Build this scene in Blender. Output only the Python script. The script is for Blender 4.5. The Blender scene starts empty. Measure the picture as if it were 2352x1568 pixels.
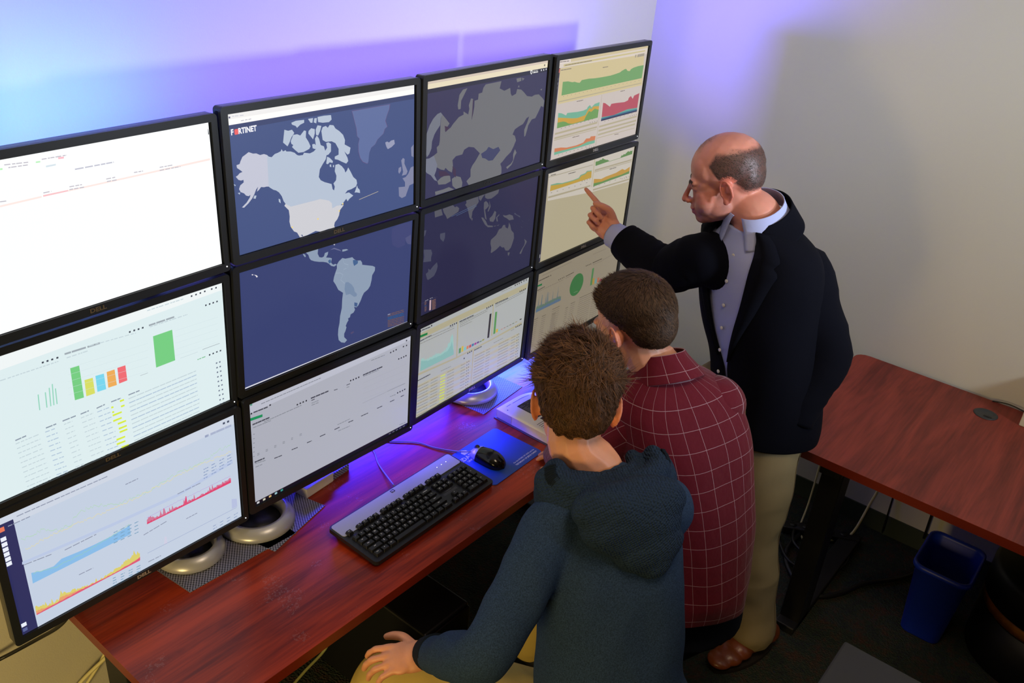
import bpy, bmesh, math, random
import numpy as np
from mathutils import Vector, Matrix, Quaternion, noise
from mathutils.bvhtree import BVHTree
S = bpy.context.scene
C = S.collection
# ------------------------------------------------------------------ camera, world, lights, exposure
cam = bpy.data.objects.new('camera', bpy.data.cameras.new('camera'))
cam.data.sensor_width = 36.0
cam.data.lens = 31.066
cam.data.clip_start = 0.05
cam.matrix_world = Matrix(((0.62964534, 0.31626909, -0.70959186, -1.03241621),
                           (-0.77281998, 0.34827729, -0.53052069, -1.526947),
                           (0.07934744, 0.88242665, 0.46371025, 2.27276796),
                           (0, 0, 0, 1)))
C.objects.link(cam)
S.camera = cam
S.view_settings.view_transform = 'Standard'
S.view_settings.look = 'None'
S.view_settings.gamma = 1.0
S.view_settings.exposure = 0.0
S.view_settings.use_curve_mapping = False
w = bpy.data.worlds.new('world'); S.world = w; w.use_nodes = True
w.node_tree.nodes['Background'].inputs[0].default_value = (0.5, 0.48, 0.45, 1)
w.node_tree.nodes['Background'].inputs[1].default_value = 0.04

def area(name, loc, target, sx, sy, energy, col, spread=None, rot=0):
    l = bpy.data.lights.new(name, 'AREA'); l.shape = 'RECTANGLE'; l.size = sx; l.size_y = sy
    l.energy = energy; l.color = col
    if spread: l.spread = math.radians(spread)
    o = bpy.data.objects.new(name, l); C.objects.link(o)
    o.location = loc
    d = Vector(target) - Vector(loc)
    o.rotation_euler = d.to_track_quat('-Z', 'Y').to_euler()
    if rot:
        o.rotation_euler = (d.to_track_quat('-Z', 'Y') @ Quaternion((0, 0, 1), rot)).to_euler()
    return o
# room lamp standing level with the top of the screens behind the group: throws the shadow of the screens on the wall
area('room_lamp', (1.15, -2.95, 1.80), (1.05, 0.38, 2.0), 0.22, 0.22, 9, (0.72, 0.82, 1.0), spread=66)
# ceiling panels
area('ceiling_lamp', (0.2, -1.25, 2.73), (0.2, -1.2, 0), 0.55, 0.5, 12, (1.0, 0.76, 0.50))
area('wall_washer', (1.2, -3.3, 2.60), (2.28, -1.1, 2.0), 0.5, 0.5, 13, (0.84, 0.94, 1.0), spread=80)
area('warm_lamp_left', (-2.0, -1.1, 0.9), (-0.5, 0.38, 0.4), 0.5, 0.5, 28, (1.0, 0.72, 0.26))
# RGB strips behind the screens
BL = (0.10, 0.060, 1.0)
area('strip_top', (0.70, 0.15, 1.77), (0.70, 0.38, 1.84), 2.0, 0.03, 10, BL)
area('strip_top_cyan', (-0.22, 0.13, 1.745), (-0.22, 0.38, 1.84), 0.50, 0.03, 2.6, (0.01, 0.36, 1.0))
area('strip_corner', (1.25, 0.19, 1.798), (2.28, 0.0, 1.93), 0.12, 0.05, 3.2, (0.13, 0.10, 1.0), spread=70)
area('strip_low', (0.86, 0.24, 0.885), (0.80, -0.35, 0.70), 0.95, 0.03, 15.0, (0.035, 0.02, 1.0), spread=95)
area('strip_low_right', (1.32, 0.26, 0.90), (1.18, -0.05, 0.74), 0.35, 0.04, 3.0, (0.03, 0.12, 1.0), spread=100)

# ------------------------------------------------------------------ materials
def srgb(r, g, b):
    f = lambda c: (c / 255 / 12.92) if c / 255 <= 0.04045 else ((c / 255 + 0.055) / 1.055) ** 2.4
    return (f(r), f(g), f(b), 1)
def mat(name, col, rough=0.6, metal=0.0, bump=None, vary=None, sub=0.0, spec=0.5, coat=0.0):
    m = bpy.data.materials.new(name); m.use_nodes = True
    nt = m.node_tree; b = nt.nodes['Principled BSDF']
    b.inputs['Base Color'].default_value = col if len(col) == 4 else (*col, 1)
    b.inputs['Roughness'].default_value = rough
    b.inputs['Metallic'].default_value = metal
    b.inputs['Specular IOR Level'].default_value = spec
    b.inputs['Coat Weight'].default_value = coat
    if sub:
        b.inputs['Subsurface Weight'].default_value = sub
        b.inputs['Subsurface Radius'].default_value = (0.012, 0.005, 0.003)
        b.inputs['Subsurface Scale'].default_value = 1.0
    tc = nt.nodes.new('ShaderNodeTexCoord')
    if bump:
        sc, st, dist = bump
        n = nt.nodes.new('ShaderNodeTexNoise'); n.inputs['Scale'].default_value = sc; n.inputs['Detail'].default_value = 3
        nt.links.new(tc.outputs['Object'], n.inputs['Vector'])
        bp = nt.nodes.new('ShaderNodeBump'); bp.inputs['Strength'].default_value = st; bp.inputs['Distance'].default_value = dist
        nt.links.new(n.outputs['Fac'], bp.inputs['Height']); nt.links.new(bp.outputs['Normal'], b.inputs['Normal'])
    if vary:
        sc, amt = vary
        n = nt.nodes.new('ShaderNodeTexNoise'); n.inputs['Scale'].default_value = sc; n.inputs['Detail'].default_value = 4
        nt.links.new(tc.outputs['Object'], n.inputs['Vector'])
        r = nt.nodes.new('ShaderNodeValToRGB')
        c = b.inputs['Base Color'].default_value
        r.color_ramp.elements[0].position = .35; r.color_ramp.elements[1].position = .65
        r.color_ramp.elements[0].color = (c[0] * (1 - amt), c[1] * (1 - amt), c[2] * (1 - amt), 1)
        r.color_ramp.elements[1].color = (min(c[0] * (1 + amt), 1), min(c[1] * (1 + amt), 1), min(c[2] * (1 + amt), 1), 1)
        nt.links.new(n.outputs['Fac'], r.inputs['Fac']); nt.links.new(r.outputs['Color'], b.inputs['Base Color'])
    return m
def node(m, t, **kw):
    n = m.node_tree.nodes.new(t)
    for k, v in kw.items():
        if k in n.inputs.keys(): n.inputs[k].default_value = v
        else: setattr(n, k, v)
    return n
def math_n(m, op, a, b=None):
    n = m.node_tree.nodes.new('ShaderNodeMath'); n.operation = op
    for i, v in enumerate((a, b)):
        if v is None: continue
        if isinstance(v, (int, float)): n.inputs[i].default_value = v
        else: m.node_tree.links.new(v, n.inputs[i])
    return n.outputs[0]
def wood(name, dark, light, ang, rough=0.28, specks=False):
    m = bpy.data.materials.new(name); m.use_nodes = True; nt = m.node_tree; b = nt.nodes['Principled BSDF']
    tc = node(m, 'ShaderNodeTexCoord')
    mp = node(m, 'ShaderNodeMapping'); mp.inputs['Rotation'].default_value = (0, 0, ang); mp.inputs['Scale'].default_value = (1.1, 9, 9)
    nt.links.new(tc.outputs['Object'], mp.inputs['Vector'])
    n1 = node(m, 'ShaderNodeTexNoise', Scale=1.6, Detail=6.0, Roughness=0.6, Distortion=0.6)
    nt.links.new(mp.outputs[0], n1.inputs['Vector'])
    mp2 = node(m, 'ShaderNodeMapping'); mp2.inputs['Rotation'].default_value = (0, 0, ang); mp2.inputs['Scale'].default_value = (6, 160, 160)
    nt.links.new(tc.outputs['Object'], mp2.inputs['Vector'])
    n2 = node(m, 'ShaderNodeTexNoise', Scale=1.0, Detail=3.0)
    nt.links.new(mp2.outputs[0], n2.inputs['Vector'])
    s = math_n(m, 'ADD', math_n(m, 'MULTIPLY', n1.outputs['Fac'], 0.75), math_n(m, 'MULTIPLY', n2.outputs['Fac'], 0.25))
    r = node(m, 'ShaderNodeValToRGB'); r.color_ramp.elements[0].position = .38; r.color_ramp.elements[1].position = .62
    r.color_ramp.elements[0].color = dark; r.color_ramp.elements[1].color = light
    nt.links.new(s, r.inputs['Fac'])
    out = r.outputs['Color']
    b.inputs['Roughness'].default_value = rough
    b.inputs['Specular IOR Level'].default_value = 0.35
    if specks:   # pale dust lying on the desk in drifts
        v = node(m, 'ShaderNodeTexVoronoi', Scale=170.0); nt.links.new(tc.outputs['Object'], v.inputs['Vector'])
        n3 = node(m, 'ShaderNodeTexNoise', Scale=9.0, Detail=5.0); nt.links.new(tc.outputs['Object'], n3.inputs['Vector'])
        n4 = node(m, 'ShaderNodeTexNoise', Scale=120.0, Detail=4.0); nt.links.new(tc.outputs['Object'], n4.inputs['Vector'])
        a = math_n(m, 'LESS_THAN', v.outputs['Distance'], math_n(m, 'MULTIPLY', math_n(m, 'SUBTRACT', n3.outputs['Fac'], 0.50), 1.4))
        a2 = math_n(m, 'MULTIPLY', math_n(m, 'MULTIPLY', math_n(m, 'GREATER_THAN', n3.outputs['Fac'], 0.62), math_n(m, 'GREATER_THAN', n4.outputs['Fac'], 0.56)), 0.5)
        f = math_n(m, 'MULTIPLY', math_n(m, 'MAXIMUM', a, a2), 0.14)
        mx = node(m, 'ShaderNodeMix', data_type='RGBA')
        nt.links.new(f, mx.inputs[0]); nt.links.new(out, mx.inputs[6]); mx.inputs[7].default_value = (0.55, 0.5, 0.55, 1)
        out = mx.outputs[2]
    nt.links.new(out, b.inputs['Base Color'])
    return m
M = {}
M['wall'] = mat('wall_paint', srgb(205, 200, 186), 0.75, bump=(240, 0.28, 0.002))
M['wall_b'] = mat('wall_paint_side', srgb(205, 202, 192), 0.8, bump=(200, 0.12, 0.002))
M['ceil'] = mat('ceiling_tile', srgb(225, 224, 220), 0.9)
M['base'] = mat('rubber_baseboard', srgb(52, 62, 50), 0.6)
M['wood'] = wood('cherry_laminate', srgb(104, 24, 8), srgb(176, 58, 20), 0.02, 0.3, True)
M['wood2'] = wood('cherry_laminate_side', srgb(96, 30, 24), srgb(142, 54, 42), math.pi / 2, 0.42)
M['edge'] = mat('desk_edge_band', srgb(110, 30, 12), 0.35)
M['black'] = mat('black_plastic', srgb(20, 21, 24), 0.42)
M['bezel'] = mat('bezel_plastic', srgb(30, 33, 38), 0.38)
M['bezel_side'] = mat('bezel_gloss_side', srgb(14, 14, 18), 0.25)
M['metal_black'] = mat('black_powder_coat', srgb(16, 16, 17), 0.5)
M['silver'] = mat('silver_plastic', srgb(176, 178, 184), 0.32, 0.35)
M['white_pl'] = mat('white_plastic', srgb(210, 208, 205), 0.4)
M['cream'] = mat('cream_cable', srgb(214, 204, 150), 0.5)
M['cable_black'] = mat('black_cable', srgb(14, 14, 15), 0.45)
M['cable_grey'] = mat('grey_cable', srgb(120, 120, 130), 0.45)
M['cover_blue'] = mat('blue_bin_plastic', srgb(16, 48, 190), 0.4)
M['paper'] = mat('book_paper', srgb(226, 220, 216), 0.7)
M['paper_edge'] = mat('book_page_edges', srgb(222, 210, 184), 0.8, bump=(1400, 0.3, 0.001))
M['paper_grey'] = mat('book_tab_edges', srgb(178, 172, 160), 0.8)
M['ink'] = mat('print_ink', srgb(34, 32, 44), 0.6)
M['cover'] = mat('book_cover', srgb(70, 66, 70), 0.5)
M['grey_top'] = mat('grey_laminate', srgb(46, 49, 55), 0.7)
M['amber'] = mat('amber_lacquer', srgb(196, 118, 34), 0.3, bump=(18, 0.5, 0.02), vary=(9, .3))
M['white_ink'] = mat('white_lettering', srgb(205, 208, 215), 0.5)
M['brass'] = mat('brass_button', srgb(222, 178, 90), 0.22, 1.0)
M['pearl'] = mat('pearl_button', srgb(214, 210, 196), 0.3)
M['stain'] = mat('blue_mousepad', srgb(14, 62, 150), 0.42)
M['gromm'] = mat('grommet_plastic', srgb(44, 48, 50), 0.45)

# ------------------------------------------------------------------ mesh helpers
def link(name, me, m, parent=None):
    o = bpy.data.objects.new(name, me); C.objects.link(o)
    if m is not None:
        for x in (m if isinstance(m, (list, tuple)) else [m]): me.materials.append(x)
    if parent is not None: o.parent = parent
    return o
def obj(name, bm, m, parent=None, smooth=False):
    me = bpy.data.meshes.new(name); bm.to_mesh(me); bm.free()
    if smooth:
        me.polygons.foreach_set('use_smooth', [True] * len(me.polygons))
    return link(name, me, m, parent)
def tag(o, label=None, cat=None, group=None, kind=None):
    if label: o['label'] = label
    if cat: o['category'] = cat
    if group: o['group'] = group
    if kind: o['kind'] = kind
    return o
def empty(name, loc=(0, 0, 0), rz=0.0):
    o = bpy.data.objects.new(name, None); C.objects.link(o); o.location = loc; o.rotation_euler = (0, 0, rz)
    o.empty_display_size = 0.05
    return o
def box(bm, x0, y0, z0, x1, y1, z1, bev=0.0, mi=0):
    vs = [bm.verts.new(p) for p in ((x0, y0, z0), (x1, y0, z0), (x1, y1, z0), (x0, y1, z0), (x0, y0, z1), (x1, y0, z1), (x1, y1, z1), (x0, y1, z1))]
    fs = [bm.faces.new([vs[i] for i in q]) for q in ((3, 2, 1, 0), (4, 5, 6, 7), (0, 1, 5, 4), (1, 2, 6, 5), (2, 3, 7, 6), (3, 0, 4, 7))]
    for f in fs: f.material_index = mi
    if bev:
        es = list({e for f in fs for e in f.edges})
        bmesh.ops.bevel(bm, geom=es, offset=bev, segments=2, profile=0.5, affect='EDGES')
    return fs
def prism(bm, pts, z0, z1, mi=0):
    a = [bm.verts.new((x, y, z0)) for x, y in pts]; b = [bm.verts.new((x, y, z1)) for x, y in pts]
    n = len(pts); fs = [bm.faces.new(a[::-1]), bm.faces.new(b)]
    for i in range(n): fs.append(bm.faces.new((a[i], a[(i + 1) % n], b[(i + 1) % n], b[i])))
    for f in fs: f.material_index = mi
    return fs
def rrect(x0, y0, x1, y1, r, n=6):
    P = []
    for cx, cy, a0 in ((x1 - r, y1 - r, 0), (x0 + r, y1 - r, 90), (x0 + r, y0 + r, 180), (x1 - r, y0 + r, 270)):
        for k in range(n + 1):
            a = math.radians(a0 + 90 * k / n); P.append((cx + r * math.cos(a), cy + r * math.sin(a)))
    return P
def catmull(P, n):
    P = [Vector(p) for p in P]; out = []
    for i in range(len(P) - 1):
        p0 = P[max(i - 1, 0)]; p1 = P[i]; p2 = P[i + 1]; p3 = P[min(i + 2, len(P) - 1)]
        for k in range(n):
            t = k / n
            out.append(0.5 * ((2 * p1) + (-p0 + p2) * t + (2 * p0 - 5 * p1 + 4 * p2 - p3) * t * t + (-p0 + 3 * p1 - 3 * p2 + p3) * t ** 3))
    out.append(P[-1].copy()); return out
def tube(bm, P, r, seg=8, smooth_n=6, cap=True):
    pts = catmull(P, smooth_n) if smooth_n else [Vector(p) for p in P]
    rings = []; up = Vector((0, 0, 1)); prev = None
    for i, p in enumerate(pts):
        t = (pts[min(i + 1, len(pts) - 1)] - pts[max(i - 1, 0)])
        if t.length < 1e-9: t = Vector((0, 0, 1))
        t.normalize()
        if prev is None:
            a = t.cross(up if abs(t.z) < .95 else Vector((1, 0, 0))).normalized()
        else:
            a = (prev - t * prev.dot(t)).normalized()
        prev = a; b = t.cross(a)
        rr = r(i / (len(pts) - 1)) if callable(r) else r
        rings.append([bm.verts.new(p + (a * math.cos(k * 2 * math.pi / seg) + b * math.sin(k * 2 * math.pi / seg)) * rr) for k in range(seg)])
    for A, B in zip(rings, rings[1:]):
        for k in range(seg):
            f = bm.faces.new((A[k], A[(k + 1) % seg], B[(k + 1) % seg], B[k])); f.smooth = True
    if cap: bm.faces.new(rings[0][::-1]); bm.faces.new(rings[-1])
def lathe(bm, prof, seg=32, c=(0, 0, 0), closed=False):
    rings = [[bm.verts.new((c[0] + r * math.cos(2 * math.pi * k / seg), c[1] + r * math.sin(2 * math.pi * k / seg), c[2] + z)) for k in range(seg)] for r, z in prof]
    R = list(zip(rings, rings[1:]))
    if closed: R.append((rings[-1], rings[0]))
    for A, B in R:
        for k in range(seg):
            f = bm.faces.new((A[k], A[(k + 1) % seg], B[(k + 1) % seg], B[k])); f.smooth = True
    if not closed:
        if prof[0][0] > 1e-6: bm.faces.new(rings[0][::-1])
        if prof[-1][0] > 1e-6: bm.faces.new(rings[-1])
def text_bm(txt, size, depth=0.0004, align='CENTER', bm=None, M4=None, bold=0.0, sx=1.0):
    cu = bpy.data.curves.new('t', 'FONT'); cu.body = txt; cu.size = size; cu.align_x = align; cu.align_y = 'CENTER'
    cu.extrude = depth; cu.resolution_u = 2; cu.offset = bold
    o = bpy.data.objects.new('t', cu); C.objects.link(o)
    dg = bpy.context.evaluated_depsgraph_get(); me = bpy.data.meshes.new_from_object(o.evaluated_get(dg))
    bpy.data.objects.remove(o); bpy.data.curves.remove(cu)
    if sx != 1.0: me.transform(Matrix.Diagonal((sx, 1, 1, 1)))
    if M4 is not None: me.transform(M4)
    bm = bm or bmesh.new(); bm.from_mesh(me); bpy.data.meshes.remove(me)
    return bm
# ------------------------------------------------------------------ what the screens show: traced outlines, mapped to each screen by its homography
MON = {
    (0, 0): [-0.5724, -0.0127, 1.7971, 0.0297, 0.0181, 0.0069],
    (0, 1): [-0.5685, -0.0055, 1.4526, 0.0231, -0.0218, 0.0041],
    (0, 2): [-0.5693, -0.0024, 1.1232, 0.0063, 0.0004, -0.001],
    (1, 0): [-0.002, -0.003, 1.8121, 0.0106, 0.028, -0.0019],
    (1, 1): [-0.0001, -0.0021, 1.4697, -0.0002, -0.0279, -0.0023],
    (1, 2): [0.0017, -0.0033, 1.1342, -0.0054, -0.0043, -0.0057],
    (2, 0): [0.5668, -0.002, 1.8152, 0.0538, 0.0152, -0.0012],
    (2, 1): [0.5712, -0.0033, 1.4741, 0.0535, -0.0029, -0.004],
    (2, 2): [0.571, -0.0031, 1.137, 0.0494, -0.0177, -0.0048],
    (3, 0): [1.1391, 0.0181, 1.8116, 0.0342, -0.0007, -0.0024],
    (3, 1): [1.1399, 0.019, 1.4713, 0.0258, -0.0046, -0.0042],
    (3, 2): [1.1406, 0.0166, 1.1341, 0.0326, -0.0084, -0.0016],
}
HOM = {
    (0, 0): [0.00110604, -0.000286239, 0.341475, 0.000398449, 0.00221796, -0.813601, -0.000354461, -0.000144359, 1.0],
    (0, 1): [0.00110072, -0.000262634, 0.325594, 0.000797202, 0.00241826, -1.9736, -0.000352469, -0.000161569, 1.0],
    (0, 2): [0.00110265, -0.00026701, 0.331874, 0.00114438, 0.00258487, -3.0709, -0.000344832, -0.000153538, 1.0],
    (1, 0): [0.00147346, -0.00012529, -0.735295, 0.000349138, 0.00221404, -0.764046, -0.000346178, -0.000141806, 1.0],
    (1, 1): [0.00145907, -7.2436e-05, -0.754246, 0.000737064, 0.00241835, -1.91806, -0.000342522, -0.000165821, 1.0],
    (1, 2): [0.00146461, -8.86055e-05, -0.75453, 0.00110103, 0.00258505, -3.02823, -0.00033996, -0.000156373, 1.0],
    (2, 0): [0.00187723, 4.38908e-05, -1.84841, 0.00038141, 0.00214821, -0.7778, -0.000365143, -0.000143608, 1.0],
    (2, 1): [0.00187918, 7.49546e-05, -1.86617, 0.000790132, 0.00232334, -1.91277, -0.000365353, -0.000151293, 1.0],
    (2, 2): [0.00187052, 0.000100259, -1.87894, 0.00119484, 0.00250543, -3.04298, -0.00036382, -0.000157903, 1.0],
    (3, 0): [0.00224437, 0.000230882, -2.91337, 0.000365247, 0.00218276, -0.772565, -0.000356829, -0.000151889, 1.0],
    (3, 1): [0.00223708, 0.000239909, -2.90843, 0.000753612, 0.00237614, -1.89603, -0.000353244, -0.000154143, 1.0],
    (3, 2): [0.00224024, 0.000246439, -2.92342, 0.0011759, 0.00253148, -3.04641, -0.000356273, -0.000155246, 1.0],
}
class Scr:
    def __init__(s,m,crop,bg):
        s.m=m;s.ox,s.oy,s.sc=crop;s.items=[];s.bg=bg;s.rnd=random.Random(m[0]*10+m[1])
    def crop(s,ox,oy,sc): s.ox,s.oy,s.sc=ox,oy,sc;return s
    def c(s,x,y):
        X=s.ox+x/s.sc;Y=s.oy+y/s.sc;h=HOM[s.m];q=h[6]*X+h[7]*Y+h[8]
        return (min(max((h[0]*X+h[1]*Y+h[2])/q,0),1),min(max((h[3]*X+h[4]*Y+h[5])/q,0),1))
    def poly(s,col,pts):
        s.items.append((col,[s.c(x,y) for x,y in pts]))
    def puv(s,col,pts): s.items.append((col,[(min(max(u,0),1),min(max(v,0),1)) for u,v in pts]))
    def rect(s,col,u0,v0,u1,v1): s.puv(col,[(u0,v0),(u1,v0),(u1,v1),(u0,v1)])
    def text(s,col,a,b,h=.008,fill=.75,w=.02):
        (u0,v0),(u1,v1)=s.c(*a),s.c(*b);s.tuv(col,u0,v0,u1,v1,h,fill,w)
    def tuv(s,col,u0,v0,u1,v1=None,h=.008,fill=.75,w=.02):
        if v1 is None:v1=v0
        L=abs(u1-u0);u=0
        while u<L:
            l=w*s.rnd.uniform(.4,1.3);e=min(u+l*fill,L);f0=u/L;f1=e/L
            a=(u0+(u1-u0)*f0,v0+(v1-v0)*f0);b=(u0+(u1-u0)*f1,v0+(v1-v0)*f1)
            s.puv(col,[(a[0],a[1]-h/2),(b[0],b[1]-h/2),(b[0],b[1]+h/2),(a[0],a[1]+h/2)]);u+=l
    def line(s,col,a,b,h=.003):
        (u0,v0),(u1,v1)=s.c(*a),s.c(*b);s.puv(col,[(u0,v0-h/2),(u1,v1-h/2),(u1,v1+h/2),(u0,v0+h/2)])
    def dots(s,col,pts,r=.004):
        for x,y in pts:
            u,v=s.c(x,y);s.rect(col,u-r*.6,v-r,u+r*.6,v+r)
    def noisy(s,col,base,top,amp,n=60,spike=0):
        # base: 2 pts; top polyline in crop px ; noise upwards
        pts=[];import bisect
        T=[s.c(*t) for t in top];B=[s.c(*b) for b in base]
        xs=[t[0] for t in T]
        for i in range(n+1):
            u=T[0][0]+(T[-1][0]-T[0][0])*i/n
            k=min(max(bisect.bisect(xs,u)-1,0),len(T)-2);f=(u-T[k][0])/max(T[k+1][0]-T[k][0],1e-6)
            v=T[k][1]+(T[k+1][1]-T[k][1])*f-s.rnd.random()*amp-(spike if s.rnd.random()<.07 and spike else 0)
            pts.append((u,v))
        s.puv(col,pts+[B[1],B[0]])
    def nline(s,col,top,amp,n=80,h=.004):
        T=[s.c(*t) for t in top];xs=[t[0] for t in T];import bisect;P=[]
        for i in range(n+1):
            u=T[0][0]+(T[-1][0]-T[0][0])*i/n
            k=min(max(bisect.bisect(xs,u)-1,0),len(T)-2);f=(u-T[k][0])/max(T[k+1][0]-T[k][0],1e-6)
            P.append((u,T[k][1]+(T[k+1][1]-T[k][1])*f+s.rnd.uniform(-amp,amp)))
        s.puv(col,[(u,v-h/2) for u,v in P]+[(u,v+h/2) for u,v in P[::-1]])
SCR=[]
def scr(m,crop,bg):
    s=Scr(m,crop,bg);SCR.append(s);return s
# ---- (1,0) America map
K4=(480,160,3.4096)
s=scr((1,0),K4,(66,82,130))
s.poly((255,252,248),[(142,348),(1607,117),(1607,190),(148,437)])
s.poly((240,238,236),[(142,348),(1607,117),(1607,152),(145,392)])
s.poly((56,66,108),[(148,437),(1607,190),(1607,228),(650,392),(150,484)])
LA=(196,198,214);LC=(182,194,212);LU=(206,206,212);OUT=(104,80,124)
isl=[[(590,470),(620,478),(650,470),(668,495),(645,530),(630,570),(615,600),(580,570),(585,520)],
[(640,560),(660,510),(690,505),(715,515),(745,475),(760,480),(758,530),(780,565),(795,600),(785,620),(740,645),(700,650),(670,625),(650,605),(660,590),(645,580)],
[(780,480),(800,458),(828,465),(828,500),(815,545),(795,520),(778,500)],[(835,470),(850,435),(880,440),(870,480),(855,515),(838,510)],
[(645,415),(680,400),(745,392),(745,415),(715,430),(690,455),(678,440),(650,430)],[(775,385),(815,378),(810,415),(795,415)],
[(850,370),(900,360),(955,355),(960,390),(940,410),(890,415),(855,410)],[(825,380),(845,378),(840,420),(820,412)],
[(880,480),(890,450),(915,440),(930,455),(945,432),(975,435),(990,460),(1020,480),(1050,510),(1065,550),(1062,585),(1108,610),(1100,655),(1085,665),(1060,640),(1085,690),(1090,715),(1075,735),(1040,720),(1010,705),(985,700),(985,680),(1015,665),(1015,620),(990,575),(960,560),(915,565),(890,550),(885,515)],
[(925,680),(945,690),(970,715),(968,730),(945,725),(930,740),(918,735)],[(1160,905),(1165,925),(1180,940),(1183,965),(1155,960),(1140,962),(1150,935)],
[(808,585),(825,580),(845,600),(835,622),(812,615)],[(945,745),(955,740),(958,762),(947,760)],[(972,745),(980,748),(978,765),(970,760)],
[(545,1010),(558,1015),(562,1045),(548,1035)],[(355,985),(372,985),(365,1010),(348,1008)],[(225,965),(245,962),(240,978)],[(190,895),(210,903),(205,912)]]
canada=[(455,668),(468,680),(490,685),(515,660),(540,650),(562,638),(568,622),(580,640),(600,630),(606,640),(640,640),(670,650),(690,668),(705,672),(735,668),(745,650),(790,655),(820,640),(838,620),(835,580),(830,540),(845,515),(862,540),(875,590),(900,600),(910,635),(925,610),(918,575),(935,568),(955,580),(955,640),(935,665),(920,670),(915,700),(890,740),(868,780),(860,840),(875,865),(905,880),(935,888),(960,895),(968,935),(980,945),(985,915),(975,890),(995,865),(998,830),(985,795),(990,745),(1015,738),(1040,755),(1060,780),(1068,805),(1080,790),(1090,765),(1110,800),(1130,840),(1155,862),(1160,890),(1150,915),(1115,935),(1085,945),(1065,970),(1095,960),(1130,985),(1100,1010),(1085,1030),(1075,1010),(1060,1030),(1045,1050),(1030,1060),(1000,1065),(985,1075),(965,1085),(962,1045),(940,1025),(905,1018),(870,1012),(845,1020),(640,1072),(600,1050),(585,1030),(570,990),(548,960),(525,945),(505,940),(480,925),(468,915)]
alaska=[(455,668),(430,660),(400,668),(370,655),(345,657),(310,645),(285,665),(262,682),(247,715),(240,738),(215,748),(220,770),(250,790),(262,800),(240,810),(225,828),(210,838),(230,862),(250,868),(270,862),(272,882),(245,905),(235,935),(248,958),(275,968),(290,985),(310,990),(325,980),(320,1000),(295,1040),(258,1078),(275,1080),(310,1045),(340,1005),(355,975),(368,940),(385,915),(375,955),(392,940),(408,918),(430,920),(450,915),(468,915)]
us=[(640,1072),(845,1020),(870,1012),(905,1018),(940,1025),(962,1045),(965,1085),(985,1075),(1000,1065),(1030,1060),(1055,1060),(1040,1080),(1025,1100),(1018,1140),(1005,1170),(985,1195),(980,1220),(985,1242),(960,1250),(930,1248),(900,1262),(870,1270),(835,1262),(800,1280),(770,1295),(738,1306),(730,1290),(720,1295),(735,1310),(712,1312),(690,1275),(665,1265),(640,1230),(630,1190),(632,1150),(625,1100),(590,1065),(600,1050)]
s.poly(LC,canada);s.poly(LA,alaska);s.poly(LU,us)
for i in isl: s.poly(LC,i)
g=[(1120,325),(1415,272),(1410,310),(1395,350),(1380,400),(1395,445),(1375,465),(1365,500),(1320,545),(1300,585),(1270,610),(1255,650),(1248,720),(1240,735),(1205,720),(1185,690),(1172,640),(1170,580),(1180,540),(1160,520),(1158,490),(1155,460),(1140,400),(1125,340)]
gx=sum(x for x,_ in g)/len(g);gy=sum(y for _,y in g)/len(g)
s.poly(OUT,[(gx+(x-gx)*1.025,max(gy+(y-gy)*1.015,0)) for x,y in g]);s.poly((94,110,158),g)
s.poly((150,154,182),[(1380,570),(1395,562),(1410,570),(1425,555),(1450,548),(1455,580),(1430,605),(1400,622),(1390,605),(1385,590)])
s.poly((132,136,166),[(1510,740),(1505,710),(1520,690),(1532,700),(1530,735),(1545,770),(1555,795),(1545,820),(1510,830),(1520,800),(1515,770)])
s.poly((132,136,166),[(1485,770),(1505,758),(1505,790),(1490,815),(1482,800)])
s.poly((128,132,162),[(1515,850),(1540,840),(1560,815),(1580,765),(1602,755),(1602,890),(1570,905),(1550,960),(1540,990),(1510,1005),(1488,990),(1485,920),(1535,915),(1535,880)])
s.poly((128,132,162),[(1582,610),(1602,585),(1602,685),(1585,675)])
s.line((190,180,160),(1175,1017),(1325,953),.004)
s.dots((240,215,130),[(652,1233),(853,1168),(1020,1105),(1048,1050)],.006)
s.dots((90,90,120),[(160,374)],.006);s.text((190,190,200),(250,400),(330,385),.006);s.text((205,205,215),(180,365),(275,355),.006)
# ---- (1,1) South America
K=(540,490,3.7333)
s=scr((1,1),K,(54,64,112))
LS=(140,156,178)
s.poly(LS,[(605,335),(712,303),(708,345),(722,375),(745,378),(762,368),(770,340),(798,328),(795,350),(780,378),(812,380),(830,385),(825,405),(825,425),(840,440),(860,432),(872,440),(850,455),(825,450),(805,432),(785,420),(755,415),(720,415),(680,410),(650,400),(638,385),(628,355)])
s.poly(LS,[(580,345),(600,352),(607,370),(598,375),(585,358)])
s.poly((104,108,146),[(815,312),(850,295),(895,310),(915,325),(880,315),(850,305)])
s.poly(LS,[(920,310),(955,305),(970,312),(945,322),(920,328)]);s.poly((205,205,215),[(840,262),(858,258),(852,275)])
s.poly(LS,[(872,440),(890,410),(920,382),(945,388),(985,380),(1005,375),(1020,392),(1045,405),(1075,402),(1088,420),(1090,440),(1135,445),(1180,450),(1200,460),(1198,490),(1175,530),(1170,570),(1158,620),(1140,650),(1105,680),(1090,710),(1075,750),(1055,790),(1040,805),(1020,800),(1028,825),(1015,850),(990,865),(985,890),(968,900),(972,915),(960,935),(948,965),(955,975),(945,1010),(935,1030),(935,1060),(960,1085),(940,1108),(910,1105),(888,1085),(882,1040),(885,990),(895,940),(900,880),(915,810),(918,740),(925,680),(885,655),(862,610),(842,580),(848,545),(862,500),(873,470)])
s.poly((66,98,142),[(1010,400),(1030,398),(1055,410),(1050,430),(1020,450),(1012,425)])
s.poly((66,98,142),[(797,405),(818,392),(825,420),(805,430)])
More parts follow.
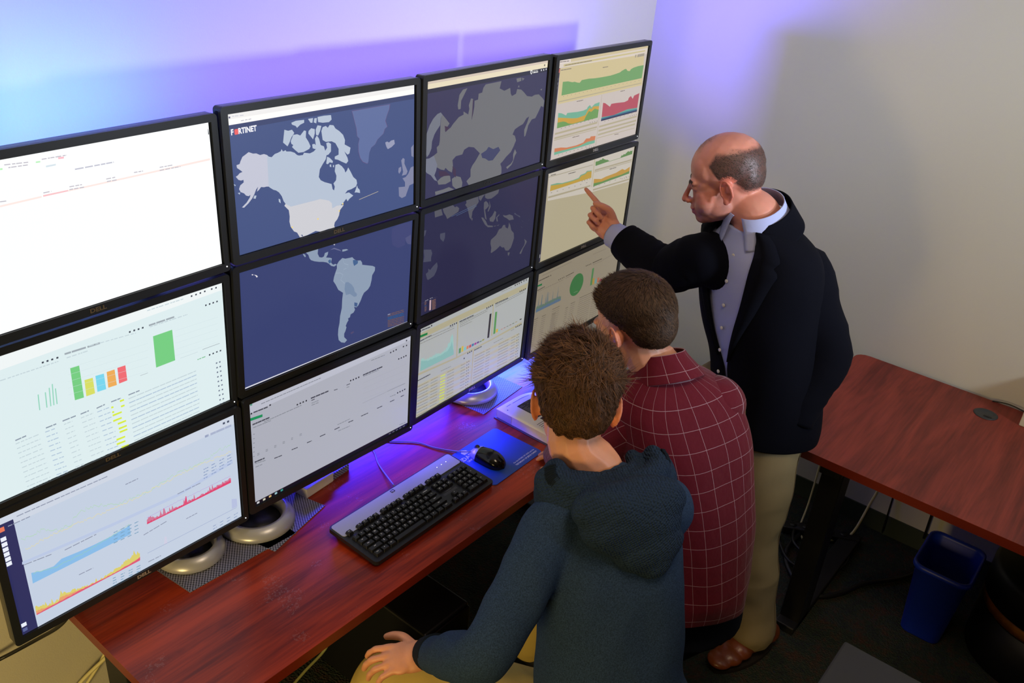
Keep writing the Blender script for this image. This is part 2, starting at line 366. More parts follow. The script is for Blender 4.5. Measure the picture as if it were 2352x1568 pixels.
s.poly((118,138,166),[(945,590),(970,588),(1000,610),(1020,640),(1025,670),(1045,690),(1040,710),(1020,715),(985,690),(950,700),(938,650)])
s.poly((66,92,136),[(1022,762),(1050,768),(1045,800),(1022,795)])
for pl in ([(862,512),(900,510),(925,525),(930,480),(955,470)],[(925,525),(905,570),(940,600),(945,590)],[(925,400),(935,430),(970,440),(965,470)],[(938,695),(925,820),(912,960),(905,1080)]):
    for a,b in zip(pl,pl[1:]): s.line((160,176,196),a,b,.004)
s.poly((224,220,226),[(160,525),(185,530),(195,542),(185,550),(175,535)]);s.poly((224,220,226),[(142,522),(155,522),(155,530),(143,530)])
s.poly((78,82,124),[(1460,210),(1508,180),(1508,265),(1480,262),(1462,235)])
s.poly((62,68,116),[(1345,130),(1400,95),(1508,70),(1508,180),(1460,210),(1455,270),(1400,298),(1350,270),(1340,200)])
s.poly((80,72,110),[(988,1022),(1015,1008),(1018,1020),(995,1035)])
for k in range(9):
    y=868+k*12.5;s.text((110,84,84) if k not in (2,3) else (40,90,140),(1308,y+k*0.3),(1447,y-42+k*2.0),.008,.9,.03)
s.line((150,150,170),(1308,868),(1330,862),.008)
s.poly((225,225,232),[(72,1500),(1478,925),(1478,932),(75,1509)])
# ---- (2,0) Asia
K5=(940,100,3.7328)
s=scr((2,0),K5,(54,53,86))
s.poly((232,220,190),[(148,325),(1190,142),(1184,205),(145,395)]);s.poly((212,196,180),[(148,325),(1190,142),(1188,165),(147,352)])
s.poly((40,42,62),[(145,395),(1184,205),(1180,240),(145,432)])
LD=(108,109,114);LE=(112,116,128);DK=(58,62,98)
s.poly(LD,[(285,610),(310,640),(345,685),(325,715),(305,740),(310,760),(330,740),(355,720),(375,690),(400,660),(425,630),(465,610),(465,582),(505,608),(515,560),(510,530),(530,470),(548,475),(540,580),(533,655),(548,600),(558,540),(560,490),(590,480),(595,430),(625,420),(635,380),(655,350),(790,322),(775,385),(815,405),(865,380),(870,430),(880,450),(915,430),(925,390),(960,395),(985,420),(1010,450),(1050,455),(1075,440),(1110,435),(1140,465),(1158,490),(1150,545),(1130,535),(1105,590),(1095,610),(1080,640),(1050,650),(1020,700),(1010,740),(995,790),(985,800),(985,740),(1010,680),(1028,625),(1005,640),(975,690),(940,710),(905,735),(885,780),(905,790),(915,830),(895,880),(870,930),(830,970),(800,1010),(780,1030),(790,1060),(790,1110),(780,1125),(510,1215),(490,1180),(525,1140),(525,1080),(540,1045),(565,1010),(605,940),(575,910),(555,890),(510,885),(470,910),(455,950),(400,965),(370,1000),(375,1050),(365,1105),(335,1090),(310,1065),(300,1085),(270,1080),(235,1060),(205,1040),(210,960),(240,935),(235,890),(255,870),(262,830),(265,760),(268,690),(272,640)])
s.poly(LE,[(140,820),(150,770),(175,700),(205,645),(240,605),(270,590),(285,610),(270,640),(265,700),(235,745),(215,780),(195,840),(190,900),(170,950),(150,975),(140,930)])
s.poly(DK,[(615,945),(660,915),(680,885),(720,905),(765,885),(780,915),(745,960),(715,1000),(680,1005),(650,985),(625,980)])
s.poly((116,120,136),[(135,1090),(133,990),(170,985),(210,960),(240,1040),(230,1090),(215,1130),(240,1180),(215,1170),(185,1130),(150,1110)])
s.poly(LD,[(240,1180),(270,1150),(320,1125),(350,1135),(355,1180),(310,1205),(250,1210)])
s.poly(LD,[(365,1160),(400,1135),(440,1145),(455,1190),(450,1230),(400,1246),(370,1220)])
s.poly(LD,[(220,1270),(290,1250),(340,1230),(385,1250),(225,1300)])
s.poly(LD,[(415,530),(430,440),(460,395),(498,382),(475,430),(445,490),(440,560),(420,565)])
s.poly(LD,[(830,1060),(870,1030),(890,1000),(890,950),(905,905),(920,935),(905,960),(890,1010),(875,1040),(840,1075)])
for i in ([(918,300),(960,292),(960,320),(925,332)],[(965,292),(988,300),(970,320)],[(930,375),(940,355),(945,375)],[(1122,395),(1140,385),(1135,402)]): s.poly(LD,i)
for i in ([(545,480),(552,480),(545,600),(535,655)],[(303,705),(345,720),(310,758)],[(250,1090),(310,1095),(355,1130),(260,1140)],[(370,1050),(400,1080),(400,1150),(375,1120)]): s.poly((64,48,74),i)
s.poly((230,230,230),[(1038,232),(1046,226),(1056,230),(1055,252),(1046,266),(1037,252)]);s.poly((40,42,62),[(1042,238),(1051,236),(1050,250),(1046,256),(1042,250)])
s.text((190,190,190),(1062,238),(1104,229),.007,.85,.02);s.text((225,225,225),(1062,250),(1104,242),.010,.95,.02)
s.dots((225,225,225),[(1132,229),(1152,226),(1173,220)],.007);s.dots((90,80,80),[(1160,186)],.008)
# ---- (2,1) Australia
s=scr((2,1),(950,390,4.48),(38,38,70))
LD=(84,84,94);LF=(70,72,92)
for i in ([(215,425),(285,402),(300,465),(220,490)],[(300,400),(405,362),(425,385),(445,375),(470,395),(460,430),(400,470),(345,505),(330,470),(310,440)],
 [(540,300),(665,275),(670,330),(650,360),(630,390),(605,430),(600,470),(590,510),(575,490),(560,420),(550,385),(530,360),(545,340)],[(597,490),(608,500),(603,522),(594,515)],
 [(735,240),(882,195),(870,240),(835,270),(800,295),(760,300),(735,285)],[(725,335),(745,320),(765,340),(775,370),(750,400),(735,410),(745,470),(752,515),(735,500),(728,450),(722,390)],
 [(780,310),(785,340),(792,380),(770,430),(762,425),(780,370)],[(695,490),(715,490),(745,530),(762,570),(815,575),(815,588),(765,590),(735,565),(715,530)],
 [(780,500),(810,470),(835,420),(850,435),(840,500),(820,535),(785,530)],[(848,490),(880,455),(882,465),(860,490),(868,530),(855,530)],
 [(918,465),(950,470),(985,458),(1020,470),(1030,510),(1000,515),(985,520),(955,495),(930,485)],
 [(982,540),(995,570),(1005,620),(1030,650),(1033,700),(1015,760),(1000,800),(975,830),(945,830),(930,795),(910,800),(890,780),(850,820),(800,855),(793,850),(800,800),(790,760),(795,720),(850,670),(880,610),(905,600),(920,570),(942,565),(945,590),(968,605),(978,575)],
 [(968,850),(990,848),(980,882),(970,880)],[(1138,708),(1165,735),(1155,760),(1140,785),(1125,810),(1105,865),(1088,860),(1110,820),(1140,770),(1145,740)],
 [(670,268),(735,250),(712,280),(690,320),(672,300)],[(820,580),(845,572),(840,582)],[(855,575),(882,560),(870,575)]): s.poly(LD,i)
for i in ([(275,655),(325,645),(322,700),(305,740),(275,710),(270,680)],[(100,625),(132,620),(120,670),(98,700)],[(105,820),(180,820),(192,860),(180,900),(180,940),(100,950),(110,890),(105,850)],
 [(150,1015),(170,1030),(205,985),(240,950),(248,990),(235,1040),(210,1090),(150,1133),(138,1125),(125,1070),(150,1050)],[(1040,440),(1060,460),(1095,475),(1095,490),(1070,472),(1035,455)],[(1118,518),(1125,525),(1122,535)],[(1180,525),(1192,505),(1190,515)],[(1100,578),(1118,590),(1112,594)]): s.poly(LF,i)
s.line((86,110,150),(390,480),(640,358),.003);s.line((86,110,150),(440,472),(650,372),.003)
s.poly((188,160,168),[(164,1342),(181,1336),(178,1440),(160,1447)])
for k in range(8):
    y=1350+k*13;s.text((120,90,84),(188,y-4),(228,y-20),.009,.9,.03)
    s.text((110,84,84) if k!=3 else (40,80,130),(112,y+12),(132,y+5),.008)
s.text((150,150,160),(118,1348),(150,1334),.006);s.text((150,150,160),(166,1324),(198,1312),.006)
s.line((80,80,110),(70,1380),(238,1305),.002)
# ---- (0,0) white page
K1=(0,200,3.1367)
s=scr((0,0),K1,(253,255,255))
s.poly((190,245,190),[(0,585),(18,583),(18,596),(0,598)]);s.poly((180,242,180),[(258,536),(290,532),(290,542),(258,546)]);s.poly((250,190,200),[(418,505),(460,500),(460,514),(420,519)])
s.poly((215,228,235),[(330,566),(402,552),(402,564),(332,578)])
s.text((196,196,210),(540,592),(820,540),.008,.85,.03)
s.poly((254,234,228),[(0,852),(300,783),(300,796),(0,866)]);s.poly((250,196,200),[(310,778),(490,740),(492,750),(312,790)]);s.poly((252,232,226),[(492,740),(1000,628),(1512,512),(1514,526),(1000,640),(492,752)])
for a,b in (((765,662),(835,648)),((770,680),(840,668)),((965,615),(1030,604)),((1150,578),(1250,560)),((1150,600),(1300,572)),((500,718),(590,702)),((500,738),(605,720)),((312,762),(370,750)),((30,560),(210,540)),((60,580),(200,560)),((300,520),(480,490)),((0,826),(45,820))): s.text((195,190,200),a,b,.006,.8,.02)
s.poly((60,66,72),[(1500,300),(1507,340),(1500,342),(1497,300)])
# ---- (0,1)
K2=(0,600,3.1367)
s=scr((0,1),K2,(222,238,240))
s.puv((240,246,246),[(0,0),(1,0),(1,.06),(0,.1)])
G=(118,206,130)
for col,q in ((G,[(505,770),(570,750),(605,980),(540,1000)]),((216,222,100),[(608,855),(668,838),(685,950),(622,972)]),((120,214,238),[(687,825),(748,808),(765,920),(702,940)]),((238,172,88),[(768,797),(825,778),(842,890),(780,910)]),((240,108,116),[(845,767),(903,748),(917,857),(858,880)]),(G,[(1102,540),(1240,492),(1262,712),(1125,765)])): s.poly(col,q)
TD=(160,170,178);TB=(176,196,216);TL=(196,212,218)
s.text(TD,(465,668),(720,588),.013,.9,.05);s.text(TD,(1072,462),(1255,400),.013,.9,.05);s.text(TL,(480,695),(640,642),.007);s.text(TL,(1080,472),(1350,382),.007);s.text(TL,(0,860),(420,720),.007);s.text(TL,(1060,355),(1320,270),.007);s.text(TL,(640,610),(980,515),.006)
for d in ([(935,508),(967,497),(998,488),(1028,478)],[(308,728),(342,717),(376,706),(413,694)],[(1483,316),(1510,307),(1536,298),(1563,289)],[(1510,673),(1536,663),(1562,652),(1588,643)],[(1380,250),(1412,239),(1443,228),(1475,216),(1525,199),(1556,190)]): s.dots((60,66,80),d,.006)
s.line(TD,(1458,635),(1582,590),.004);s.line(TL,(1298,698),(1425,652),.003);s.line(TD,(1010,823),(1065,803),.003);s.text((120,190,140),(1422,708),(1485,683),.007)
for k in range(5): s.line((205,222,226),(490,770+k*48),(1065,590+k*50),.0015);s.line((205,222,226),(1262,500+k*45),(1570,400+k*45),.0015)
for x0,h in ((270,110),(322,108),(350,130),(372,150),(395,110)): s.poly((150,214,190),[(x0,1070-h-(x0-270)*.35),(x0+8,1067-h-(x0-270)*.35),(x0+20,1070-(x0-270)*.35),(x0+12,1072-(x0-270)*.35)])
for x0 in (330,385): s.line((232,190,196),(x0,820),(x0+30,1030),.004)
cols=[(110,1290,190,1255),(330,1200,405,1170),(450,1150,550,1110),(580,1100,640,1075),(695,1058,755,1030),(800,1012,870,985),(925,962,1005,930)]
for a in cols: s.text((140,152,168),(a[0],a[1]),(a[2],a[3]),.009,.9,.03)
for r in range(11):
    dx=r*9;dy=r*34
    s.text(TL,(112+dx,1315+dy),(280+dx,1245+dy),.007);s.text(TB,(325+dx,1230+dy),(405+dx,1200+dy),.007);s.text(TL,(460+dx,1175+dy),(520+dx,1150+dy),.007)
    s.text(TL,(582+dx,1128+dy),(672+dx,1092+dy),.007);s.text(TB,(700+dx,1085+dy),(785+dx,1052+dy),.007)
    y=990+r*30
    s.text(TB if r%2 else TL,(925+r*4,y),(1412+r*2 if r<7 else 1435,y-202-r*1.2),.008,.9,.03)
    s.dots((110,120,140),[(1560+r*3,732+r*33),(1583+r*3,724+r*33)],.006)
for i,(x,y,w) in enumerate([(860,1002,30),(798,1048,16),(868,1040,26),(805,1082,14),(808,1105,66),(812,1145,62),(845,1165,60),(852,1200,58),(858,1225,56),(836,1280,62),(838,1312,62),(872,1335,52)]):
    s.poly((216,236,64),[(x,y-2),(x+w,y-w*.42),(x+w+3,y+11-w*.42),(x+3,y+11)])
# ---- (0,2)
K3=(0,1000,2.76)
s=scr((0,2),K3,(196,208,226))
s.puv((206,214,228),[(0,0),(1,0),(1,.09),(0,.09)])
s.puv((44,46,92),[(0,.055),(.058,.055),(.058,1),(0,1)])
s.dots((235,240,250),[(22,657),(29,690),(36,722),(43,752),(51,782),(58,812),(152,1198)],.016);s.dots((90,100,150),[(160,1228)],.014);s.dots((230,120,90),[(8,598)],.018)
s.poly((136,188,232),[(198,870),(260,858),(340,828),(390,780),(500,735),(600,690),(700,640),(822,570),(828,625),(208,937)])
s.nline((150,206,180),[(210,870),(350,835),(500,760),(600,700),(700,640),(822,560)],.006,70)
s.noisy((206,120,150),[(932,562),(1464,298)],[(932,545),(945,520),(1000,520),(1100,470),(1180,430),(1300,370),(1464,275)],.02,90,.04)
s.noisy((222,66,110),[(932,562),(1464,298)],[(932,555),(1000,525),(1170,440),(1300,372),(1464,285)],.012,90,.0)
s.poly((222,80,120),[(1166,440),(1176,385),(1182,385),(1188,430)])
s.poly((206,206,226),[(1040,690),(1043,640),(1055,640),(1062,682)]);s.poly((182,192,224),[(1470,465),(1468,402),(1500,400),(1504,448)])
s.nline((184,150,220),[(930,520),(1100,430),(1300,335),(1460,255)],.004,60,.003);s.line((140,156,196),(935,745),(1500,455),.003)
s.noisy((218,206,110),[(232,1137),(888,790)],[(225,1095),(300,1080),(370,1050),(385,1010),(450,990),(520,970),(620,930),(700,880),(760,835),(850,760),(888,755)],.025,90,.03)
s.noisy((230,160,110),[(232,1137),(888,790)],[(228,1115),(370,1060),(385,1025),(520,975),(700,890),(850,800),(888,775)],.01,90)
s.noisy((222,90,120),[(232,1137),(888,790)],[(232,1132),(520,975),(700,885),(850,800),(888,770)],.006,60)
s.nline((180,214,190),[(135,665),(250,605),(330,590),(385,598),(455,560),(470,510),(560,455),(640,440),(720,440),(820,405),(960,345),(1110,245),(1250,190),(1370,105),(1465,55)],.016,150,.006)
s.nline((220,214,176),[(160,720),(385,600),(700,470),(900,375),(1200,215),(1465,100)],.012,150,.006)
s.poly((186,200,228),[(140,800),(700,560),(1130,365),(1475,150),(1475,175),(1130,385),(700,580),(140,818)])
for a,b in (((50,575),(190,512)),((105,512),(680,258)),((795,310),(875,272)),((1125,370),(1270,300)),((1180,527),(1250,490)),((500,882),(590,838)),((410,725),(610,625)),((150,820),(330,750)),((910,630),(1060,540)),((940,800),(1020,760))): s.text((140,148,170),a,b,.007,.85,.03)
for k in range(4):
  for j in range(4): s.text((120,160,190),(720+j*44,615-j*20+k*22+ (90 if 0 else 0)),(745+j*44,603-j*20+k*22),.007,.9,.02);s.text((130,150,190),(1290+j*50,215-j*28+k*19),(1320+j*50,200-j*28+k*19),.007);s.text((130,150,190),(1350+j*44,575-j*24+k*18),(1375+j*44,560-j*24+k*18),.006);s.text((120,160,190),(715+j*50,905-j*24+k*16),(740+j*50,893-j*24+k*16),.007)
s.dots((80,90,110),[(1592-0,0)],.001);s.crop(0,600,3.1367).dots((70,78,100),[(1642,1153),(1612,1165)],.009);s.text((150,160,190),(1475,1262),(1502,1250),.02,.95,.03);s.text((168,178,204),(1515,1245),(1665,1180),.02,.95,.04)
# ---- (1,2)
s=scr((1,2),(520,720,3.1354),(172,174,186))
s.puv((186,188,202),[(0,0),(1,0),(1,.05),(0,.09)])
s.poly((24,140,88),[(168,755),(260,724),(260,743),(170,775)]);TD=(70,72,84);TL=(128,132,142)
for a,b,h in (((195,712),(297,672),.012),((188,800),(310,748),.013),((608,610),(735,557),.013),((983,443),(1123,382),.013),((203,1070),(275,1040),.013),((345,1042),(400,1020),.009),((470,980),(513,963),.009),((580,930),(615,915),.009),((673,885),(713,867),.009),((778,835),(815,817),.009),((878,783),(913,768),.009),((970,738),(1020,715),.009),((1085,682),(1122,665),.009),((1178,635),(1210,620),.009),((1255,598),(1280,586),.009),((612,625),(636,615),.008),((865,515),(893,503),.007),((775,552),(800,543),.007)): s.text(TD,a,b,h,.92,.03)
for a,b in (((250,650),(680,463)),((192,822),(320,770)),((270,780),(540,660)),((986,452),(1098,405)),((613,645),(663,625)),((613,660),(663,640)),((205,1080),(285,1055)),((210,1105),(258,1085)),((800,800),(890,757)),((805,845),(890,808)),((1043,338),(1140,298)),((1178,598),(1218,582)),((865,532),(885,525)),((1245,800),(1290,782))): s.text(TL,a,b,.007,.85,.02)
for r_ in range(6): s.text(TL,(192,870+r_*32),(204,866+r_*32),.006);s.text(TL,(222+r_*61,1010-r_*28),(238+r_*61,1003-r_*28),.006);s.text(TL,(222+r_*61,1020-r_*28),(238+r_*61,1013-r_*28),.006)
for r_ in range(4): s.line((156,158,170),(985,500+r_*38),(1290,365+r_*45),.0015)
s.line((90,92,104),(1158,560),(1287,502),.003);s.line((120,122,134),(980,645),(1155,562),.002)
for d in ([(1183,280),(1203,270),(1222,260),(1275,237),(1297,229)],[(1241,326),(1259,319),(1277,311),(1293,303)],[(895,482),(914,475),(934,466),(953,458)],[(511,655),(532,645),(553,636),(575,627)],[(1233,570),(1250,562),(1268,554),(1284,545)],[(1297,194),(180,720),(315,658)]): s.dots((40,42,52),d,.007)
s.dots((90,150,130),[(178,655)],.01)
s.rect((10,10,26),0,.963,1,1)
for i,cc in enumerate([(200,200,205),(205,200,180),(205,170,110),(150,190,200),(50,140,130)]): s.rect(cc,.012+i*.034,.972,.026+i*.034,.992)
for i in range(5): s.rect((90,90,100),.86+i*.026,.975,.876+i*.026,.988)
# ---- (2,2)
K8=(900,600,3.9192)
s=scr((2,2),K8,(170,173,172))
BG=(172,165,136)
s.poly(BG,[(248,690),(250,652),(1228,190),(1215,245),(590,540),(246,705)])
s.poly(BG,[(590,538),(600,533),(590,858),(578,862)]);s.poly(BG,[(910,380),(920,376),(903,668),(893,670)])
s.poly(BG,[(232,1012),(578,862),(893,700),(1168,545),(1168,562),(895,712),(578,876),(232,1030)])
s.poly(BG,[(728,800),(740,795),(718,1110),(705,1118)])
s.poly((16,120,60),[(250,668),(322,640),(320,660),(250,690)])
s.noisy((150,190,184),[(255,990),(557,838)],[(262,880),(280,895),(300,905),(320,885),(380,860),(440,835),(480,812),(500,785),(520,745),(530,705),(540,665),(550,680),(555,810)],.03,90,.03)
s.noisy((132,178,172),[(255,990),(557,838)],[(262,900),(320,900),(440,850),(500,810),(530,760),(540,720),(555,815)],.012,90)
H=[45,50,28,28,25,22,18,16,8,12];Cc=[(86,144,84),(200,176,60),(110,188,186),(206,124,84),(186,70,78),(50,110,160),(160,50,140),(90,60,130),(60,110,70),(140,140,50)]
for i in range(10):
    x=602+i*23.3;y=830-i*12.6;s.poly(Cc[i],[(x+2,y-H[i]),(x+20,y-9-H[i]),(x+18,y-9),(x-1,y)])
s.poly((44,42,48),[(880,475),(897,467),(875,685),(858,692)])
s.poly((86,144,84),[(930,457),(948,452),(930,648),(912,656)]);s.poly((200,170,70),[(937,612),(956,605),(953,635),(934,643)]);s.poly((110,188,186),[(958,617),(975,612),(974,624),(956,630)])
for i in range(6): s.poly([(190,100,80),(150,90,80),(90,110,90),(110,80,80),(60,90,60),(150,130,60)][i],[(980+i*26,612-i*13),(997+i*26,604-i*13),(997+i*26,608-i*13),(980+i*26,617-i*13)])
s.poly((30,30,34),[(1150,520),(1168,513),(1166,522),(1150,528)])
TD=(80,82,86);TL=(122,122,116)
for a,b,h in (((270,620),(345,590),.012),((255,718),(355,665),.012),((608,545),(735,485),.013),((930,383),(1045,330),.013),((740,800),(808,765),.012),((232,1075),(345,1015),.012)): s.text(TD,a,b,h,.92,.03)
for a,b in (((290,700),(560,580)),((255,742),(560,600)),((610,560),(870,425)),((612,575),(860,445)),((612,590),(720,540)),((930,398),(1200,255)),((932,412),(1190,275)),((985,275),(1080,232)),((1070,625),(1100,608)),((915,735),(1000,690)),((440,988),(530,945))): s.text(TL,a,b,.006,.85,.02)
for d in ([(527,580),(545,572),(563,563),(582,555)],[(855,420),(872,412),(889,403),(905,395)],[(1153,270),(1169,263),(1185,256),(1200,248)],[(1117,590),(1133,583),(1148,576),(1162,568)],[(1110,215),(1128,206),(1146,197),(1165,188),(1188,175),(1210,167)],[(258,628),(357,578)],[(650,873),(683,827),(700,818),(716,808)]): s.dots((50,50,54),d,.008)
for r_ in range(13):
    y=1125+r_*26
    if r_%2==0: s.poly((178,172,148),[(228-r_*1.2,y-8),(710-r_*.5,y-246),(710-r_*.5,y-222),(228-r_*1.2,y+16)])
    for a,b in ((232,328),(350,412),(498,560),(620,660)): s.text(TL,(a-r_*1.2,y+6-(a-230)*.495),(b-r_*1.2,y+6-(b-230)*.495),.006,.9,.02)
    s.dots((96,96,96),[(676-r_*1.5,y-218),(692-r_*1.5,y-226)],.006)
    if r_<10:
        x=438-r_*1.6;yy=1030+r_*26;s.poly((204,216,84),[(x,yy),(x+44,yy-20),(x+43,yy-8),(x-1,yy+12)])
    if r_<12:
        y2=850+r_*25
        if r_%2==0: s.poly((178,172,148),[(742-r_*2,y2-8),(1140-r_*2,y2-205),(1140-r_*2,y2-182),(742-r_*2,y2+14)])
        for a,b in ((745,835),(848,885),(960,1050),(1075,1112)): s.text(TL,(a-r_*2,y2+4-(a-742)*.495),(b-r_*2,y2+4-(b-742)*.495),.006,.9,.02)
        s.dots((96,96,96),[(1128-r_*2,y2-190),(1142-r_*2,y2-197)],.006)
# ---- (3,0)
K=(1260,120,6.0318)
s=scr((3,0),K,(198,187,180))
s.poly((204,188,144),[(160,225),(1327,8),(1295,455),(125,722)])
s.poly((204,188,150),[(145,118),(1380,-100),(1370,-40),(140,190)])
s.poly((222,210,204),[(143,118),(310,92),(306,140),(140,185)]);s.poly((214,202,190),[(140,165),(1370,-60),(1365,20),(135,222)]);s.poly((200,186,134),[(210,168),(1340,-30),(1336,-12),(208,200)])
s.poly((44,42,66),[(133,222),(162,218),(26,1495),(-12,1502)]);s.dots((200,90,90),[(138,258)],.02);s.dots((210,205,215),[(124,373),(118,436),(111,494),(104,551),(98,608),(93,665)],.011)
s.poly((112,158,100),[(178,600),(197,410),(270,402),(330,415),(360,408),(400,420),(432,422),(460,385),(560,365),(640,360),(740,345),(860,322),(930,300),(990,278),(1010,260),(1060,232),(1075,230),(1095,258),(1125,260),(1140,235),(1180,212),(1240,192),(1318,178),(1290,358)])
s.poly((112,172,146),[(115,1055),(135,840),(180,845),(215,860),(240,875),(260,840),(400,825),(480,808),(530,785),(545,755),(575,730),(595,765),(610,745),(640,715),(708,690),(680,905)])
s.poly((198,154,66),[(125,975),(130,905),(240,910),(330,915),(400,910),(510,870),(540,810),(570,768),(590,790),(620,750),(700,745),(695,795),(640,780),(590,825),(560,815),(520,880),(490,945),(330,990),(270,985),(240,965)])
s.poly((108,152,88),[(115,1055),(122,975),(200,958),(240,965),(270,985),(330,990),(490,945),(520,880),(560,815),(590,825),(640,780),(695,795),(680,905)])
s.poly((176,78,92),[(735,900),(755,700),(785,705),(850,755),(868,715),(930,703),(1050,690),(1100,665),(1112,630),(1140,605),(1165,645),(1185,600),(1258,565),(1228,768),(1090,790),(900,870)])
s.poly((96,158,146),[(735,900),(900,870),(1090,790),(1228,768),(1226,790),(1090,825),(728,920)]);s.poly((54,108,132),[(730,915),(1085,818),(1226,785),(1225,800),(1080,838),(727,935)]);s.poly((40,48,84),[(727,932),(1080,838),(1225,800),(1223,820),(725,955)])
s.poly((200,122,84),[(78,1385),(82,1333),(170,1318),(250,1320),(380,1290),(480,1250),(520,1195),(570,1190),(585,1165),(650,1158),(642,1215),(540,1240),(420,1300),(250,1345)])
s.poly((112,172,146),[(75,1425),(78,1385),(250,1345),(420,1300),(540,1240),(642,1215),(637,1255)])
B=(176,166,138)
for q in ([(88,1120),(678,960),(675,985),(86,1145)],[(80,1180),(672,1022),(668,1045),(78,1205)],[(700,1020),(1222,875),(1218,898),(698,1043)],[(692,1075),(1215,932),(1212,955),(690,1100)],[(685,1132),(1198,982),(1195,1005),(683,1155)],[(140,680),(1285,420),(1283,432),(138,695)],[(75,1215),(660,1060),(659,1068),(74,1226)],[(672,1185),(1190,1045),(1189,1052),(671,1195)]): s.poly(B,q)
s.poly((180,168,150),[(735,592),(741,590),(655,1295),(648,1297)])
for a,b in (((750,212),(825,198)),((390,682),(478,662)),((995,542),(1055,528)),((330,1180),(425,1155)),((912,1140),(970,1130)),((160,135),(285,120)),((170,250),(315,225)),((228,182),(600,115))): s.text((130,118,108),a,b,.008,.9,.03)
s.text((160,150,134),(1198,55),(1215,50),.03,1,.05);s.text((160,150,134),(1230,50),(1327,30),.03,.97,.05)
for k in range(20): s.text((140,130,110),(200+k*55,614-k*11.6),(212+k*55,611-k*11.6),.004)
for k in range(9): s.text((120,110,104),(170+k*54,1056-k*16),(184+k*54,1052-k*16),.005);s.text((120,110,104),(770+k*54,960-k*16),(784+k*54,956-k*16),.005);s.text((120,110,104),(130+k*54,1425-k*16),(144+k*54,1421-k*16),.005)
for k in range(4): s.dots((110,104,100),[(575+k*32,975-k*8),(1130+k*28,885-k*8),(530+k*32,1330-k*9)],.005)
# ---- (3,1)
K6=(1180,300,3.4088)
s=scr((3,1),K6,(172,162,134))
s.poly((194,186,174),[(275,330),(945,122),(900,398),(620,478),(265,550)])
s.poly((160,152,130),[(272,362),(620,265),(619,270),(271,368)])
s.poly((180,170,140),[(632,225),(638,223),(612,440),(606,442)])
s.poly((184,150,62),[(283,475),(290,425),(380,412),(460,390),(510,372),(525,350),(560,335),(575,318),(610,312),(607,368)])
s.poly((112,160,130),[(289,430),(290,423),(340,410),(380,410),(460,388),(508,370),(523,347),(560,332),(573,315),(610,311),(610,317),(577,322),(562,339),(527,354),(512,376),(460,394),(380,417)])
s.poly((184,142,62),[(622,438),(628,378),(685,378),(720,360),(800,330),(850,300),(870,308),(910,282),(903,335)])
s.poly((96,134,76),[(622,438),(625,412),(690,398),(760,370),(840,345),(906,315),(903,335)])
s.noisy((92,132,76),[(640,276),(745,240)],[(641,245),(660,240),(680,232),(710,225),(725,232),(745,238)],.012,16,.02)
s.poly((110,140,90),[(745,240),(835,212),(835,215),(745,243)])
s.noisy((92,132,76),[(835,214),(926,183)],[(838,205),(860,195),(880,180),(900,172),(930,160)],.02,14,.09)
B=(164,154,128)
for q in ([(270,516),(600,425),(599,436),(269,527)],[(635,305),(925,222),(924,232),(634,316)],[(620,458),(905,374),(903,385),(619,470)],[(270,525),(480,466),(480,470),(270,530)],[(630,322),(925,238),(924,243),(630,327)]): s.poly(B,q)
for a,b in (((428,338),(485,322)),((750,302),(803,287)),((290,350),(330,340))): s.text((90,84,78),a,b,.008,.9,.03)
for k in range(7): s.text((110,104,96),(290+k*46,487-k*13),(300+k*46,484-k*13),.005);s.text((110,104,96),(622+k*42,440-k*13),(632+k*42,437-k*13),.005)
for k in range(4): s.dots((100,94,90),[(535+k*20,395-k*6),(848+k*18,376-k*5)],.005)
s.poly((42,40,64),[(240,430),(273,336),(206,1026),(190,1035)]);s.dots((180,178,180),[(197,985)],.02)
# ---- (3,2)
s=scr((3,2),K6,(138,128,110))
cu,cv=s.c(492,1205);a=s.c(440,1222);b=s.c(543,1190);t=s.c(508,1118);bo=s.c(478,1292)
s.puv((54,106,60),[(cu+(b[0]-a[0])/2*math.cos(k/24*6.2832),cv+(bo[1]-t[1])/2*math.sin(k/24*6.2832)) for k in range(24)])
s.text((120,140,110),(470,1268),(500,1255),.006)
s.poly((74,120,74),[(615,1080),(630,1072),(612,1205),(597,1215)])
for i,(cc,h) in enumerate([((160,130,60),48),((100,140,140),34),((170,100,74),36),((150,70,80),20)]): x=615+i*19;y=1206-i*8;s.poly(cc,[(x+2,y-h),(x+17,y-7-h),(x+14,y-7),(x-1,y)])
s.noisy((96,108,112),[(170,1425),(365,1330)],[(175,1398),(200,1380),(250,1360),(300,1335),(345,1308),(370,1305)],.03,60,.14)
s.noisy((90,110,96),[(170,1425),(365,1330)],[(175,1390),(250,1352),(370,1300)],.02,60,0)
s.noisy((84,104,124),[(170,1425),(365,1330)],[(175,1405),(250,1368),(345,1320),(370,1318)],.012,60)
s.poly((18,104,56),[(183,1212),(222,1195),(220,1210),(180,1225)])
TD=(80,72,62);TL=(110,100,88)
for q,w,h in (((195,1178),(278,1138),.011),((185,1252),(243,1220),.010),((408,1140),(470,1108),.010),((618,1035),(690,1002),.011)): s.text(TD,q,w,h,.92,.03)
for q,w in (((225,1135),(455,1025)),((190,1260),(390,1165)),((405,1155),(450,1135)),((620,1048),(700,1015)),((622,968),(720,925)),((700,1010),(780,965))): s.text(TL,q,w,.006)
for d in ([(353,1167),(366,1160),(380,1153),(393,1147)],[(568,1058),(579,1053),(591,1048),(603,1043)],[(290,1133)]): s.dots((70,62,54),d,.007)
